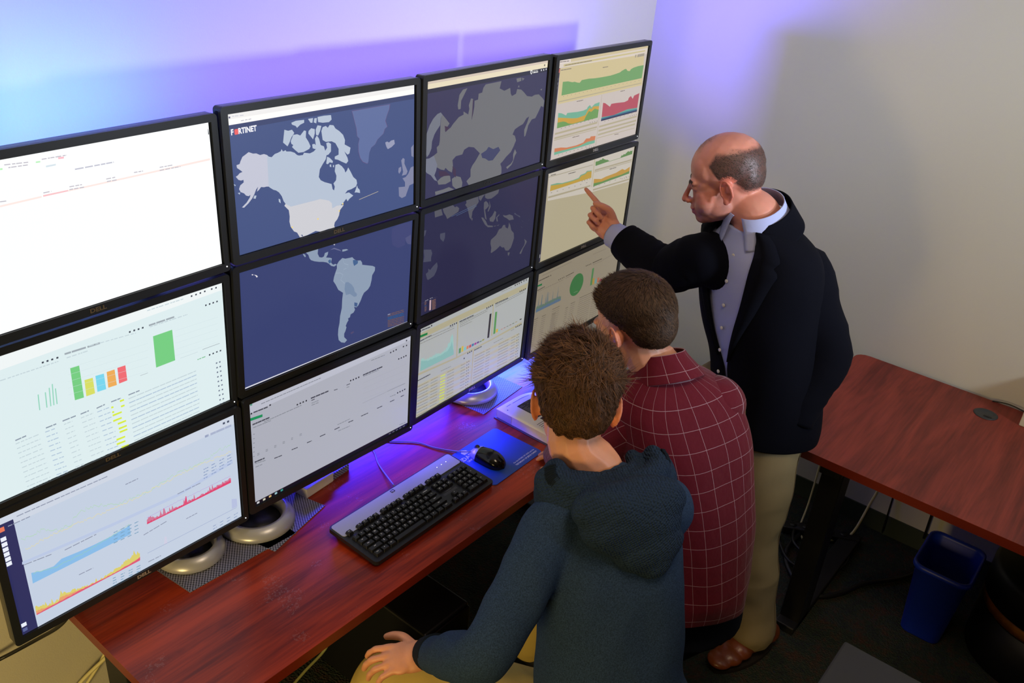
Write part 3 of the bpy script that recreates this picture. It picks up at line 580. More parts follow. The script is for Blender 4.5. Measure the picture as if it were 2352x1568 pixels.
for r_ in range(14):
    for a_,b_,y in ((160,190,1480),(220,252,1455),(300,330,1440),(302,360,1400),(405,425,1390),(445,480,1355),(515,560,1310),(560,610,1290),(620,635,1275),(640,680,1255)):
        s.text(TD if r_==0 else TL,(a_-r_*3,y+r_*17),(b_-r_*3,y+r_*17-(b_-a_)*.48),.006,.95,.05)

def scr_items(key):
    for s in SCR:
        if s.m == key:
            out = []
            for col, pts in s.items:
                us = [q[0] for q in pts]; vs = [q[1] for q in pts]
                if max(us) - min(us) < 1e-3 or max(vs) - min(vs) < 5e-4: continue
                out.append((col, pts))
            return s.bg, out
# ------------------------------------------------------------------ the room
X0, X1, Y0, Y1, ZC = -3.2, 2.28, -4.6, 0.38, 2.78
def slab(name, x0, y0, z0, x1, y1, z1, m):
    bm = bmesh.new(); box(bm, x0, y0, z0, x1, y1, z1); return tag(obj(name, bm, m), kind='structure')
# carpet with dark loops in mixed colours
mc = bpy.data.materials.new('carpet'); mc.use_nodes = True; nt = mc.node_tree; b = nt.nodes['Principled BSDF']
tc = node(mc, 'ShaderNodeTexCoord')
wv = node(mc, 'ShaderNodeTexVoronoi', Scale=150.0); nt.links.new(tc.outputs['Object'], wv.inputs['Vector'])
n1 = node(mc, 'ShaderNodeTexNoise', Scale=14.0, Detail=5.0); nt.links.new(tc.outputs['Object'], n1.inputs['Vector'])
n2 = node(mc, 'ShaderNodeTexNoise', Scale=60.0, Detail=3.0); nt.links.new(tc.outputs['Object'], n2.inputs['Vector'])
s_ = math_n(mc, 'ADD', math_n(mc, 'MULTIPLY', n1.outputs['Fac'], 0.6), math_n(mc, 'MULTIPLY', n2.outputs['Fac'], 0.4))
r = node(mc, 'ShaderNodeValToRGB'); cr = r.color_ramp
cr.elements[0].position = .38; cr.elements[0].color = srgb(26, 29, 32)
cr.elements[1].position = .62; cr.elements[1].color = srgb(56, 34, 22)
e = cr.elements.new(.47); e.color = srgb(28, 42, 32)
e = cr.elements.new(.54); e.color = srgb(42, 40, 32)
nt.links.new(s_, r.inputs['Fac']); nt.links.new(r.outputs['Color'], b.inputs['Base Color'])
b.inputs['Roughness'].default_value = 0.95
bp = node(mc, 'ShaderNodeBump', Strength=0.9, Distance=0.006); nt.links.new(wv.outputs['Distance'], bp.inputs['Height']); nt.links.new(bp.outputs['Normal'], b.inputs['Normal'])
slab('floor', X0, Y0, -0.1, X1, Y1, 0, mc)
slab('ceiling', X0, Y0, ZC, X1, Y1, ZC + 0.1, M['ceil'])
slab('wall_back', X0, Y1, -0.1, X1 + 0.1, Y1 + 0.1, ZC + 0.1, M['wall'])
slab('wall_right', X1, Y0, -0.1, X1 + 0.1, Y1, ZC + 0.1, M['wall_b'])
slab('wall_left', X0 - 0.1, Y0, -0.1, X0, Y1, ZC + 0.1, M['wall_b'])
slab('wall_front', X0, Y0 - 0.1, -0.1, X1, Y0, ZC + 0.1, M['wall_b'])
slab('baseboard_right', X1 - 0.008, Y0, 0, X1, Y1 - 0.008, 0.088, M['base'])
slab('baseboard_back', X0, Y1 - 0.008, 0, X1, Y1, 0.088, M['base'])

# ------------------------------------------------------------------ monitors
SW, SH = 0.531, 0.299
ms = bpy.data.materials.new('lit_screen'); ms.use_nodes = True; nt = ms.node_tree; b = nt.nodes['Principled BSDF']
b.inputs['Base Color'].default_value = (0.01, 0.01, 0.012, 1); b.inputs['Roughness'].default_value = 0.32
at = node(ms, 'ShaderNodeAttribute', attribute_name='Col'); nt.links.new(at.outputs['Color'], b.inputs['Emission Color'])
b.inputs['Emission Strength'].default_value = 1.0
mled = bpy.data.materials.new('power_light'); mled.use_nodes = True; b = mled.node_tree.nodes['Principled BSDF']
b.inputs['Emission Color'].default_value = (0.85, 0.9, 1, 1); b.inputs['Emission Strength'].default_value = 1.3
def lin(h):
    return srgb(*[int(h[i:i + 2], 16) for i in (0, 2, 4)])
def ring_frame(bm, outer, inner, y0, y1):
    # frame between two closed outlines (x,z), same count, from depth y0 (front) to y1
    n = len(outer)
    def ring(P, y): return [bm.verts.new((x, y, z)) for x, z in P]
    of, inf, ob, ib = ring(outer, y0), ring(inner, y0), ring(outer, y1), ring(inner, y1)
    for k in range(n):
        j = (k + 1) % n
        bm.faces.new((of[k], of[j], inf[j], inf[k])); bm.faces.new((of[j], of[k], ob[k], ob[j]))
        bm.faces.new((inf[k], inf[j], ib[j], ib[k])); bm.faces.new((ob[k], ib[k], ib[j], ob[j]))
LB = {(0, 0): 'black monitor showing an overexposed white page, top row, left end of the screen wall',
      (0, 1): 'black monitor with coloured bar charts and highlighted table, left end of the middle row',
      (0, 2): 'black monitor with blue band, red and yellow area charts, left end of the bottom row',
      (1, 0): 'black monitor showing the map of North America and Greenland',
      (1, 1): 'black monitor showing the map of South America',
      (1, 2): 'black monitor showing a nearly empty pale log page above the keyboard',
      (2, 0): 'black monitor showing the map of Russia, Asia and Europe',
      (2, 1): 'black monitor showing the map of Australia, India and southern Africa',
      (2, 2): 'black monitor with teal area chart and beige striped tables, bottom row',
      (3, 0): 'black monitor with green, teal and crimson area charts, top row at the right end',
      (3, 1): 'black monitor half empty beige page, which the pointing finger touches',
      (3, 2): 'black monitor with green pie circle, behind the head of the person in the plaid shirt'}
LOGO = {(0, 0): (.47, 'x'), (0, 1): (.45, 't'), (0, 2): (.5, 'w'), (1, 0): (.52, 'm'), (1, 1): (.5, 'r'), (1, 2): (.5, 'b'), (2, 0): (.5, 'k'), (2, 1): (.5, 'k'), (2, 2): (.5, 'w'), (3, 0): (.5, 'w'), (3, 1): (.5, 'w'), (3, 2): (.5, 'w')}
M['logo_dim'] = mat('logo_dim', srgb(92, 80, 62), 0.4); M['logo_w'] = mat('logo_silver', srgb(190, 184, 184), 0.35, 0.5)
M['logo_k'] = mat('logo_dark', srgb(42, 42, 46), 0.4); M['sticker'] = mat('white_sticker', srgb(200, 200, 200), 0.5)
XZ = Matrix(((1, 0, 0, 0), (0, 0, -1, 0), (0, 1, 0, 0), (0, 0, 0, 1)))     # text plane xy -> xz, facing -y
for key, q in MON.items():
    x, y, z, a, t, ro = q
    ux = Vector((math.cos(a) * math.cos(ro), math.sin(a) * math.cos(ro), math.sin(ro)))
    dn = Vector((math.sin(a) * math.sin(t) + math.cos(a) * math.sin(ro), -math.cos(a) * math.sin(t) + math.sin(a) * math.sin(ro), -math.cos(t) * math.cos(ro)))
    uz = -dn.normalized(); uy = uz.cross(ux).normalized(); uz = ux.cross(uy)
    e = empty('monitor'); e.matrix_world = Matrix(((ux.x, uy.x, uz.x, x), (ux.y, uy.y, uz.y, y), (ux.z, uy.z, uz.z, z), (0, 0, 0, 1)))
    tag(e, LB[key], 'monitor', 'video wall of twelve monitors')
    # bezel
    bm = bmesh.new()
    bw, bt, bb = 0.0176, 0.0168, 0.0188
    outer = rrect(-bw, -SH - bb, SW + bw, bt, 0.009, 5)
    inner = rrect(-0.001, -SH - 0.001, SW + 0.004, 0.001, 0.0006, 5)
    ring_frame(bm, outer, inner, -0.0045, 0.004)
    f = [f for f in bm.faces if abs(f.calc_center_median().y + 0.0045) < 1e-4]
    obj('bezel', bm, M['bezel'], e)
    bm = bmesh.new(); 
    o2 = rrect(-bw + .0006, -SH - bb + .0006, SW + bw - .0006, bt - .0006, 0.0085, 5)
    a_ = [bm.verts.new((px, 0.0035, pz)) for px, pz in o2]; b_ = [bm.verts.new((px, 0.022, pz)) for px, pz in o2]
    cx_, cz_ = SW / 2, -SH / 2
    c_ = [bm.verts.new((cx_ + (px - cx_) * .80, 0.045, cz_ + (pz - cz_) * .74)) for px, pz in o2]
    n = len(o2)
    for A, B in ((a_, b_), (b_, c_)):
        for k in range(n): bm.faces.new((A[k], B[k], B[(k + 1) % n], A[(k + 1) % n]))
    bm.faces.new(c_); bm.faces.new(a_[::-1])
    obj('back_cover', bm, M['bezel_side'], e)
    # screen: lit picture as one mesh, coloured per face
    bg, items = scr_items(key)
    V = []; F = []; COL = []
    def addp(pts, col, layer):
        i0 = len(V)
        for u, v in pts: V.append((u * SW, 0.0 - 0.000012 * layer, -v * SH))
        F.append(list(range(i0, i0 + len(pts)))); COL.append(col)
    addp([(0, 0), (1, 0), (1, 1), (0, 1)], srgb(*bg), 0)
    layer = 1
    last = None
    for col, pts in items:
        if col != last: layer += 1; last = col
        addp(pts, srgb(*col), layer)
    me = bpy.data.meshes.new('screen'); me.from_pydata(V, [], F)
    # face winding towards the viewer (-y)
    bm = bmesh.new(); bm.from_mesh(me)
    cl = bm.loops.layers.float_color.new('Col')
    for f in bm.faces:
        c0 = COL[f.index]
        for l in f.loops: l[cl] = c0
    bm.normal_update()
    for f in bm.faces:
        if f.normal.y > 0: f.normal_flip()
    bm.to_mesh(me); bm.free()
    link('screen', me, ms, e)
    if key == (1, 0):      # maker's wordmark on the map page
        bm = text_bm('F   RTINET', 0.0160, 0.0, 'LEFT', M4=Matrix.Translation((0.005, -0.0004, -0.0370)) @ XZ, bold=0.0006, sx=0.84)
        me = bpy.data.meshes.new('wordmark'); bm.to_mesh(me); bm.free(); 
        mw = bpy.data.materials.get('wordmark_white') or mat('wordmark_white', (0, 0, 0), 0.5)
        mw.node_tree.nodes['Principled BSDF'].inputs['Emission Color'].default_value = (0.9, 0.9, 0.95, 1); mw.node_tree.nodes['Principled BSDF'].inputs['Emission Strength'].default_value = 1
        link('wordmark', me, mw, e)
        bm = bmesh.new(); P = [(0.0165, -0.031), (0.0295, -0.031), (0.0295, -0.046), (0.0165, -0.046)]
        outer_ = rrect(0.0136, -0.0425, 0.0226, -0.0315, 0.0015, 2); bm.faces.new([bm.verts.new((px, -0.0005, pz)) for px, pz in outer_])
        mr = mat('wordmark_red', (0, 0, 0), 0.5); mr.node_tree.nodes['Principled BSDF'].inputs['Emission Color'].default_value = (0.85, 0.12, 0.12, 1); mr.node_tree.nodes['Principled BSDF'].inputs['Emission Strength'].default_value = 1
        obj('wordmark_letter', bm, mr, e)
    u, kind = LOGO[key]
    lm_ = {'x': M['sticker'], 't': M['logo_dim'], 'w': M['logo_w'], 'm': M['logo_dim'], 'r': M['logo_k'], 'b': M['logo_k'], 'k': M['logo_k']}[kind]
    bm = text_bm('DELL', 0.0118, 0.0003, 'CENTER', M4=Matrix.Translation((u * SW, -0.0050, -SH - 0.0095)) @ XZ, bold=0.0004, sx=1.25)
    obj('logo', bm, lm_ if kind != 'x' else M['logo_dim'], e)
    bm = bmesh.new(); lathe(bm, [(0.0, -0.0006), (0.0014, -0.0006), (0.0014, 0.0006)], 12)
    bm.transform(Matrix.Translation((SW + 0.0085, -0.0050, -SH - 0.0075)) @ Matrix.Rotation(math.radians(90), 4, 'X'))
    obj('power_light', bm, mled, e)

# ------------------------------------------------------------------ monitor stands on the desk (ring feet, posts behind the columns) and their mats
DZ = 0.74
def ring_foot(bm, r0, r1, z0, tilt, x, y):
    pass
mm = mat('mesh_mat', srgb(70, 70, 92), 0.5); nt = mm.node_tree; b = nt.nodes['Principled BSDF']
tc = node(mm, 'ShaderNodeTexCoord'); ch = node(mm, 'ShaderNodeTexChecker', Scale=230.0); nt.links.new(tc.outputs['Object'], ch.inputs['Vector'])
ch.inputs['Color1'].default_value = srgb(40, 40, 52); ch.inputs['Color2'].default_value = srgb(150, 150, 168); nt.links.new(ch.outputs['Color'], b.inputs['Base Color'])
stands = ((0.035, 0.045, 'silver curved monitor stand foot under the corner between left and second column', 1, .02),
          (0.925, 0.100, 'silver ring monitor stand foot glowing blue beneath the lower third monitor', 1, 0),
          (-0.150, 0.060, 'broad silver monitor stand foot peeking out below the bottom left monitor', .86, -.2))
for i, (sx_, sy_, lb, sc_, rz_) in enumerate(stands):
    e = empty('monitor_stand', (sx_, sy_, DZ + 0.002), rz_)
    tag(e, lb, 'stand', 'silver monitor stands on the desk')
    bm = bmesh.new()
    prof = [(0.060, 0.0), (0.092, 0.0), (0.098, 0.006), (0.094, 0.016), (0.078, 0.034), (0.070, 0.034), (0.062, 0.018)]
    lathe(bm, [(r_ * sc_, z_) for r_, z_ in prof], 48, closed=True)
    obj('foot_ring', bm, M['silver'], e)
    bm = bmesh.new(); lathe(bm, [(0.0, 0.0), (0.061 * sc_, 0.0), (0.061 * sc_, 0.006), (0.0, 0.010)], 40); obj('foot_disc', bm, M['black'], e)
    bm = bmesh.new(); box(bm, -0.022, 0.062, 0.03, 0.022, 0.085, 1.02, 0.004); box(bm, -0.022, 0.055, 0.0, 0.022, 0.10, 0.04, 0.004); obj('post', bm, M['metal_black'], e)
    for zz in (0.22, 0.56, 0.90):
        bm = bmesh.new(); box(bm, -0.05, 0.052 - sy_, zz - .05, 0.05, max(0.064, .058 - sy_), zz + .05, 0.002); obj('bracket', bm, M['metal_black'], e)
    bm = bmesh.new(); k_ = (0.105, .115, .15)[i]; prism(bm, [(-k_, -k_ * (1.0 if i < 2 else .75)), (k_, -k_), (k_ * 1.05, k_), (-k_, k_)], -0.0018, 0.0)
    mt = obj('mesh_mat', bm, mm); mt.location = (sx_ + (.035, .03, .06)[i], sy_ - (0.0, .005, -.01)[i], DZ + 0.0020); mt.rotation_euler = (0, 0, (.25, .1, .1)[i])
    tag(mt, 'dark woven mesh mat under the ' + ('silver foot between left and second column', 'blue-lit ring foot', 'broad silver foot at the bottom left monitor')[i], 'mat', 'mesh mats under the stands')
# white adapter box with a strip of mesh under the fourth bottom monitor
e = empty('adapter_box', (0.255, 0.055, DZ), 0.1); tag(e, 'small white plastic box with mesh sleeve under the pale log monitor', 'box')
bm = bmesh.new(); box(bm, -0.075, -0.022, 0, 0.03, 0.022, 0.030, 0.003); obj('casing', bm, M['white_pl'], e)
bm = bmesh.new(); box(bm, 0.03, -0.02, 0, 0.095, 0.02, 0.022, 0.003); obj('mesh_sleeve', bm, mm, e)

# ------------------------------------------------------------------ desks
def desk(name, out, z, m, label, legs, rot=0):
    e = empty(name, (sum(p[0] for p in out) / len(out), sum(p[1] for p in out) / len(out), 0)); tag(e, label, 'desk')
    ox, oy = e.location.x, e.location.y
    P = [(px - ox, py - oy) for px, py in out]
    bm = bmesh.new(); prism(bm, P, z - 0.001, z); obj('desktop', bm, m, e)
    bm = bmesh.new(); prism(bm, [(px, py) for px, py in P], z - 0.030, z - 0.001); obj('edge_band', bm, M['edge'], e)
    for L in legs:
        bm = bmesh.new()
        for (x0, y0, z0, x1, y1, z1) in L: box(bm, x0 - ox, y0 - oy, z0, x1 - ox, y1 - oy, z1, 0.004)
        obj('leg', bm, M['metal_black'], e)
    return e
out = rrect(-0.443, -0.39, 1.444, 0.36, 0.02, 4)
desk('desk', out, DZ, M['wood'], 'long cherry wood desk carrying the wall of monitors', [
    [(-0.40, -0.05, 0.0, -0.36, 0.05, 0.71), (-0.41, -0.34, 0.0, -0.35, 0.33, 0.03), (-0.41, -0.34, 0.68, -0.35, 0.33, 0.71)],
    [(1.36, -0.05, 0.0, 1.40, 0.05, 0.71), (1.35, -0.34, 0.0, 1.41, 0.33, 0.03), (1.35, -0.34, 0.68, 1.41, 0.33, 0.71)]])
out = [(1.425, -2.9), (2.262, -2.9)] + [(2.262, -1.34), (2.262, -0.80)] + [(2.262 - .045 + .045 * math.cos(a), -.80 + .045 * math.sin(a)) for a in [k * math.pi / 8 for k in range(1, 5)]] + \
      [(1.437 + .05 + .05 * math.cos(a), -.82 + .05 * math.sin(a)) for a in [math.pi / 2 + k * math.pi / 8 for k in range(0, 5)]]
desk('desk', out, DZ, M['wood2'], 'reddish wood desk against the right wall, above the blue bin', [
    [(1.50, -1.00, 0.0, 1.60, -0.93, 0.71), (1.46, -1.00, 0.0, 2.15, -0.93, 0.03), (1.46, -1.00, 0.67, 2.15, -0.93, 0.71)]])
# grommet
e = empty('cable_grommet', (2.137, -1.255, DZ)); tag(e, 'round dark cable grommet in the reddish desk by the wall', 'grommet')
bm = bmesh.new(); lathe(bm, [(0.0, 0.0005), (0.030, 0.0005), (0.034, 0.003), (0.040, 0.0015), (0.040, 0.0003)], 40); obj('cap', bm, M['gromm'], e)
bm = bmesh.new(); prism(bm, rrect(-0.004, -0.017, 0.004, 0.010, 0.003, 3), 0.0008, 0.0016); bm.transform(Matrix.Translation((-0.013, -0.006, 0.0))); obj('slot', bm, M['cable_black'], e)
# cream box on the far end of that desk
e = empty('cardboard_box', (2.20, -1.47, DZ)); tag(e, 'cream box standing on the reddish desk at the right edge', 'box')
bm = bmesh.new(); box(bm, -0.055, -0.11, 0, 0.055, 0.11, 0.16, 0.003); obj('carton', bm, mat('cream_card', srgb(206, 200, 180), .7), e)
bm = bmesh.new(); box(bm, -0.056, -0.111, 0.125, 0.056, 0.111, 0.161, 0.003); obj('lid', bm, mat('cream_card_lid', srgb(212, 206, 188), .7), e)
def cable(label, P, r, m, name='cable', cat='cable', n=6):
    bm = bmesh.new(); tube(bm, P, r, 8, n); o = obj(name, bm, m); tag(o, label, cat); return o
cable('thin black cable lying over the rear edge of the reddish desk by the cream box', [(2.255, -1.25, .742), (2.262, -1.30, .748), (2.255, -1.35, .746), (2.235, -1.39, .744)], .0025, M['cable_black'])
cable('black cable hanging from below the bottom left monitor', [(-0.415, 0.05, .82), (-0.425, 0.12, .70), (-0.43, .2, .60), (-0.455, .28, .52), (-0.50, .33, .472), (-0.56, .35, .455), (-0.8, .36, .45), (-1.3, .365, .46)], .0048, M['cable_black'])
cable('cream cable leaning against the wall under the left desk end', [(-0.20, .30, .42), (-0.255, .33, .30), (-0.34, .35, .235), (-0.45, .36, .16), (-.60, .36, .10)], .0055, M['cream'])
cable('second cream cable crossing under the left desk end', [(-0.23, .32, .44), (-0.252, .345, .33), (-0.285, .35, .265), (-0.33, .355, .21), (-0.40, .36, .14), (-.50, .355, .05)], .0045, M['cream'])
cable('keyboard cable running under the pale log monitor', [(0.472, .10, .743), (0.459, .057, .743), (0.425, 0.0, .743), (0.378, -.112, .752)], .0022, M['cable_grey'])
cable('mouse cable running to the mouse from behind the screens', [(0.50, .11, .743), (0.539, .057, .743), (0.585, .005, .743), (0.604, -.053, .743), (.632, -.11, .745), (0.652, -.158, .758)], .0020, M['cable_grey'])
cable('beige cable hanging in front of the dark space below the desk', [(0.16, -.12, .70), (0.155, -.11, .45), (0.14, -.10, .32), (0.04, -.10, .275), (-.12, -.12, .22), (-.2, -.15, 0.05)], .004, mat('beige_cable', srgb(150, 150, 96), .5))
# floor cables under the right desk
cable('cream cable looping down from the right desk to the floor', [(2.26, -.99, .70), (2.262, -1.0, .36), (2.2, -.98, .16), (2.12, -.96, .03), (2.05, -.90, .012), (2.02, -.86, .012)], .005, M['cream'])
cable('thin cream cable hanging at the corner of the right desk', [(2.22, -.70, .5), (2.22, -.74, .30), (2.16, -.76, .08), (2.05, -.78, .012), (1.98, -.82, .012)], .004, M['cream'])
cable('black cable hanging down the wall behind the right desk', [(2.26, -.79, .70), (2.262, -.80, .38), (2.255, -.82, .12), (2.15, -.86, .012)], .006, M['cable_black'])
cable('black cable dropping behind the blue bin', [(2.262, -1.17, .70), (2.262, -1.17, .45), (2.255, -1.19, .36), (2.25, -1.2, .08)], .005, M['cable_black'])
cable('thin dark cable hanging beside the cream loop', [(2.262, -1.03, .70), (2.262, -1.04, .30), (2.25, -1.05, .02)], .0035, M['cable_black'])
cable('thick black cord looped on the carpet beside the bin', [(2.04, -.80, .012), (1.86, -.80, .014), (1.74, -.88, .012), (1.70, -.98, .012), (1.78, -1.05, .012), (1.90, -1.10, .012), (2.04, -1.20, .012), (2.20, -1.26, .012)], .009, M['cable_black'])
cable('black cord coiled on the carpet in front of the desk leg', [(1.95, -.72, .012), (1.80, -.84, .022), (1.85, -.97, .012), (2.0, -1.0, .012), (2.12, -.90, .012), (2.06, -.78, .02), (1.92, -.80, .03), (1.86, -.90, .03)], .006, M['cable_black'])
e = empty('power_strip', (2.06, -.86, 0.0), -1.1); tag(e, 'black power strip among the cables on the carpet', 'power strip')
bm = bmesh.new(); box(bm, -0.15, -0.025, 0, 0.15, 0.025, 0.035, 0.005); obj('strip_body', bm, M['black'], e)
for k in range(5):
    bm = bmesh.new(); lathe(bm, [(0, 0.0355), (.014, .0355), (.014, .037), (0, .037)], 16, (-.11 + k * .05, 0, 0)); obj('socket', bm, M['cable_black'], e)

# blue bin
e = empty('waste_bin', (1.865, -1.338, 0)); tag(e, 'blue plastic waste bin on the carpet under the right desk', 'bin')
bm = bmesh.new()
def rr3(w_, d_, r_, z_): return [bm.verts.new((px, py, z_)) for px, py in rrect(-w_ / 2, -d_ / 2, w_ / 2, d_ / 2, r_, 5)]
rings = [rr3(.178, .128, .03, 0.0), rr3(.184, .134, .03, .006), rr3(.236, .176, .036, .292), rr3(.252, .192, .04, .292), rr3(.256, .196, .042, .300), rr3(.252, .192, .04, .312), rr3(.238, .178, .036, .312), rr3(.230, .170, .034, .30), rr3(.176, .126, .028, .008)]
bm.faces.new(rings[0][::-1]); bm.faces.new(rings[-1])
for A, B in zip(rings, rings[1:]):
    for k in range(len(A)):
        f = bm.faces.new((A[k], A[(k + 1) % len(A)], B[(k + 1) % len(A)], B[k])); f.smooth = True
obj('bin_body', bm, M['cover_blue'], e)
# black drum-shaped case with amber band
e = empty('round_case', (1.965, -1.675, 0)); tag(e, 'black round case with an amber band beside the blue bin', 'case')
bm = bmesh.new(); lathe(bm, [(0, 0), (.210, 0), (.220, .01), (.220, .20)], 64); obj('lower_shell', bm, M['metal_black'], e)
bm = bmesh.new(); lathe(bm, [(.215, .20), (.215, .245)], 64); obj('amber_band', bm, M['amber'], e)
bm = bmesh.new(); lathe(bm, [(0, .245), (.222, .245), (.222, .35), (.210, .37), (0, .375)], 64); obj('lid', bm, M['metal_black'], e)
# grey cabinet in the foreground
e = empty('cabinet', (0.52, -1.56, 0)); tag(e, 'grey flat topped cabinet in the bottom right foreground', 'cabinet')
bm = bmesh.new(); box(bm, -0.208, -0.288, 0.0, 0.192, 0.272, 0.70, 0.004); obj('carcass', bm, mat('grey_side', srgb(40, 42, 46), .6), e)
bm = bmesh.new(); box(bm, -0.22, -0.30, 0.70, 0.207, 0.288, 0.74, 0.006); obj('top', bm, M['grey_top'], e)
# computer tower under the desk
e = empty('computer_tower', (0.37, -0.13, 0)); tag(e, 'black computer tower in the dark under the monitor desk', 'computer')
bm = bmesh.new(); box(bm, -0.09, -0.21, 0, 0.09, 0.24, 0.42, 0.006); obj('casing', bm, M['black'], e)
bm = bmesh.new(); box(bm, -0.088, -0.218, 0.01, 0.088, -0.208, 0.41, 0.003); obj('front_panel', bm, M['bezel_side'], e)
bm = bmesh.new(); box(bm, -0.06, -0.2205, 0.335, 0.04, -0.2175, 0.339); obj('drive_slot', bm, M['silver'], e)
bm = bmesh.new(); lathe(bm, [(0, -.001), (.003, -.001), (.003, .001)], 10); bm.transform(Matrix.Translation((0.06, -0.219, 0.30)) @ Matrix.Rotation(math.radians(90), 4, 'X')); obj('power_light', bm, mled, e)

# ------------------------------------------------------------------ keyboard
e = empty('keyboard', (0.357, -0.212, DZ), 0.022); tag(e, 'black and silver keyboard on the desk below the screens', 'keyboard')
kw, kd = 0.462, 0.178
tilt = Matrix.Translation((0, 0, 0.010)) @ Matrix.Rotation(math.radians(3.2), 4, 'X')
bm = bmesh.new()
prof = rrect(-kw / 2, -kd / 2, kw / 2, kd / 2, 0.012, 5); prism(bm, prof, 0.0, 0.012); bm.transform(tilt)
bmesh.ops.bevel(bm, geom=[ed for ed in bm.edges if abs(ed.verts[0].co.z - ed.verts[1].co.z) < .012 and len(ed.link_faces) == 2 and min(f.normal.z for f in ed.link_faces) < .5 < max(f.normal.z for f in ed.link_faces)], offset=.002, segments=2, affect='EDGES')
obj('base', bm, M['black'], e)
bm = bmesh.new(); box(bm, -kw / 2 + .01, -kd / 2 + .008, -.0095, kw / 2 - .01, -kd / 2 + .02, .002); box(bm, -kw / 2 + .02, kd / 2 - .02, -.0145, -kw / 2 + .05, kd / 2 - .01, .002); box(bm, kw / 2 - .05, kd / 2 - .02, -.0145, kw / 2 - .02, kd / 2 - .01, .002); bm.transform(tilt); obj('foot', bm, M['black'], e)
bm = bmesh.new(); prism(bm, rrect(-kw / 2 + .005, kd / 2 - .056, kw / 2 - .005, kd / 2 - .004, 0.008, 4), 0.012, 0.0135); bm.transform(tilt); obj('silver_panel', bm, M['silver'], e)
legend = bmesh.new(); U = 0.0190; keys = []
def key(cx, cy, w_=1.0, h_=1.0, t='', z0=.0122):
    keys.append((cx, cy, w_ * U - .0022, h_ * U - .0022, t, z0))
xl = -kw / 2 + 0.014; yf = -kd / 2 + 0.021
rows = [('Ctrl:1.25 wn:1.25 Alt:1.25  :5.8 Alt:1.25 wn:1.25 me:1.25 Ctrl:1.7', 0), ('shift:2.25 Z X C V B N M , . / shift:2.75', 1), ("caps:1.75 A S D F G H J K L ; ' enter:2.25", 2), ('tab:1.5 Q W E R T Y U I O P [ ] \\:1.5', 3), ('` 1 2 3 4 5 6 7 8 9 0 - = backspace:2', 4)]
for txt, rr in rows:
    x_ = xl
    for tk in txt.split(' '):
        if tk == '': continue
        nm, _, ws = tk.partition(':'); w_ = float(ws) if ws else 1.0
        key(x_ + w_ * U / 2, yf + rr * U, w_, 1, nm); x_ += w_ * U
x_ = xl + 5 * 0
sp = xl + 3.75 * U; key(sp + 2.9 * U, yf, 5.7, 1, '')
keys[:] = [k for k in keys if not (k[4] == '' and k[2] > .1)][:] + [(sp + 2.9 * U, yf, 5.7 * U - .002, U - .0022, '', .0122)]
# re-lay bottom row right side after the space bar
fr = yf + 5.32 * U
for i, nm in enumerate(['esc'] + ['F%d' % i for i in range(1, 13)] + ['prt', 'scr', 'pau']):
    g = [0, 1.85, 2.85, 3.85, 4.85, 6.35, 7.35, 8.35, 9.35, 10.9, 11.9, 12.9, 13.9, 15.5, 16.5, 17.5][i]
    key(xl + (g + .5) * U, fr, 1, .95, nm, .0136)
nx = xl + 15.5 * U
for j, r_ in enumerate((4, 3)):
    for i in range(3): key(nx + (i + .5) * U, yf + r_ * U, 1, 1, (('ins', 'hm', 'pu'), ('del', 'end', 'pd'))[j][i])
key(nx + 1.5 * U, yf + 1 * U, 1, 1, '^')
for i in range(3): key(nx + (i + .5) * U, yf, 1, 1, '<v>'[i])
px_ = nx + 3.4 * U; px_ = min(px_, kw / 2 - .006 - 4 * U)
for r_, s_ in ((4, ['nl', '/', '*', '-']), (3, '789'), (2, '456'), (1, '123')):
    for i, ch_ in enumerate(s_): key(px_ + (i + .5) * U, yf + r_ * U, 1, 1, ch_)
key(px_ + 3.5 * U, yf + 2.5 * U, 1, 2, '+'); key(px_ + 3.5 * U, yf + .5 * U, 1, 2, 'en'); key(px_ + U, yf, 2, 1, '0'); key(px_ + 2.5 * U, yf, 1, 1, '.')
rest = bmesh.new()
def keycap(bm, k):
    cx, cy, w_, h_, t, z0 = k; z1 = z0 + .0078; q = .0024
    a_ = [bm.verts.new((cx + sx_ * w_ / 2, cy + sy_ * h_ / 2, z0)) for sx_, sy_ in ((-1, -1), (1, -1), (1, 1), (-1, 1))]
    b_ = [bm.verts.new((cx + sx_ * (w_ / 2 - q * .8), cy + sy_ * (h_ / 2 - q) + .0008, z1)) for sx_, sy_ in ((-1, -1), (1, -1), (1, 1), (-1, 1))]
    bm.faces.new(a_[::-1]); bm.faces.new(b_)
    for i in range(4): bm.faces.new((a_[i], a_[(i + 1) % 4], b_[(i + 1) % 4], b_[i]))
for i, k in enumerate(keys):
    if i < 99:
        bm = bmesh.new(); keycap(bm, k); bmesh.ops.bevel(bm, geom=list(bm.edges), offset=.0006, segments=1, affect='EDGES'); bm.transform(tilt); obj('key', bm, M['black'], e)
    else: keycap(rest, k)
    if k[4]:
        t = k[4]; big = len(t) == 1
        text_bm(t.replace('wn', '#').replace('me', '='), .0062 if big else .0040, 0.00005, 'CENTER', legend, Matrix.Translation((k[0] + (0 if big else -.001), k[1] + .0022, k[5] + .0080)), bold=.00012)
rest.transform(tilt); o = obj('key', rest, M['black'], e); o['kind'] = 'stuff'
legend.transform(tilt); obj('key_lettering', legend, M['white_ink'], e)
bm = bmesh.new(); prism(bm, rrect(-.0065, -.005, .0065, .005, .0015, 2), 0.0136, 0.0140); bm.transform(tilt @ Matrix.Translation((-0.01, kd / 2 - .0125, 0))); obj('badge', bm, M['ink'], e)
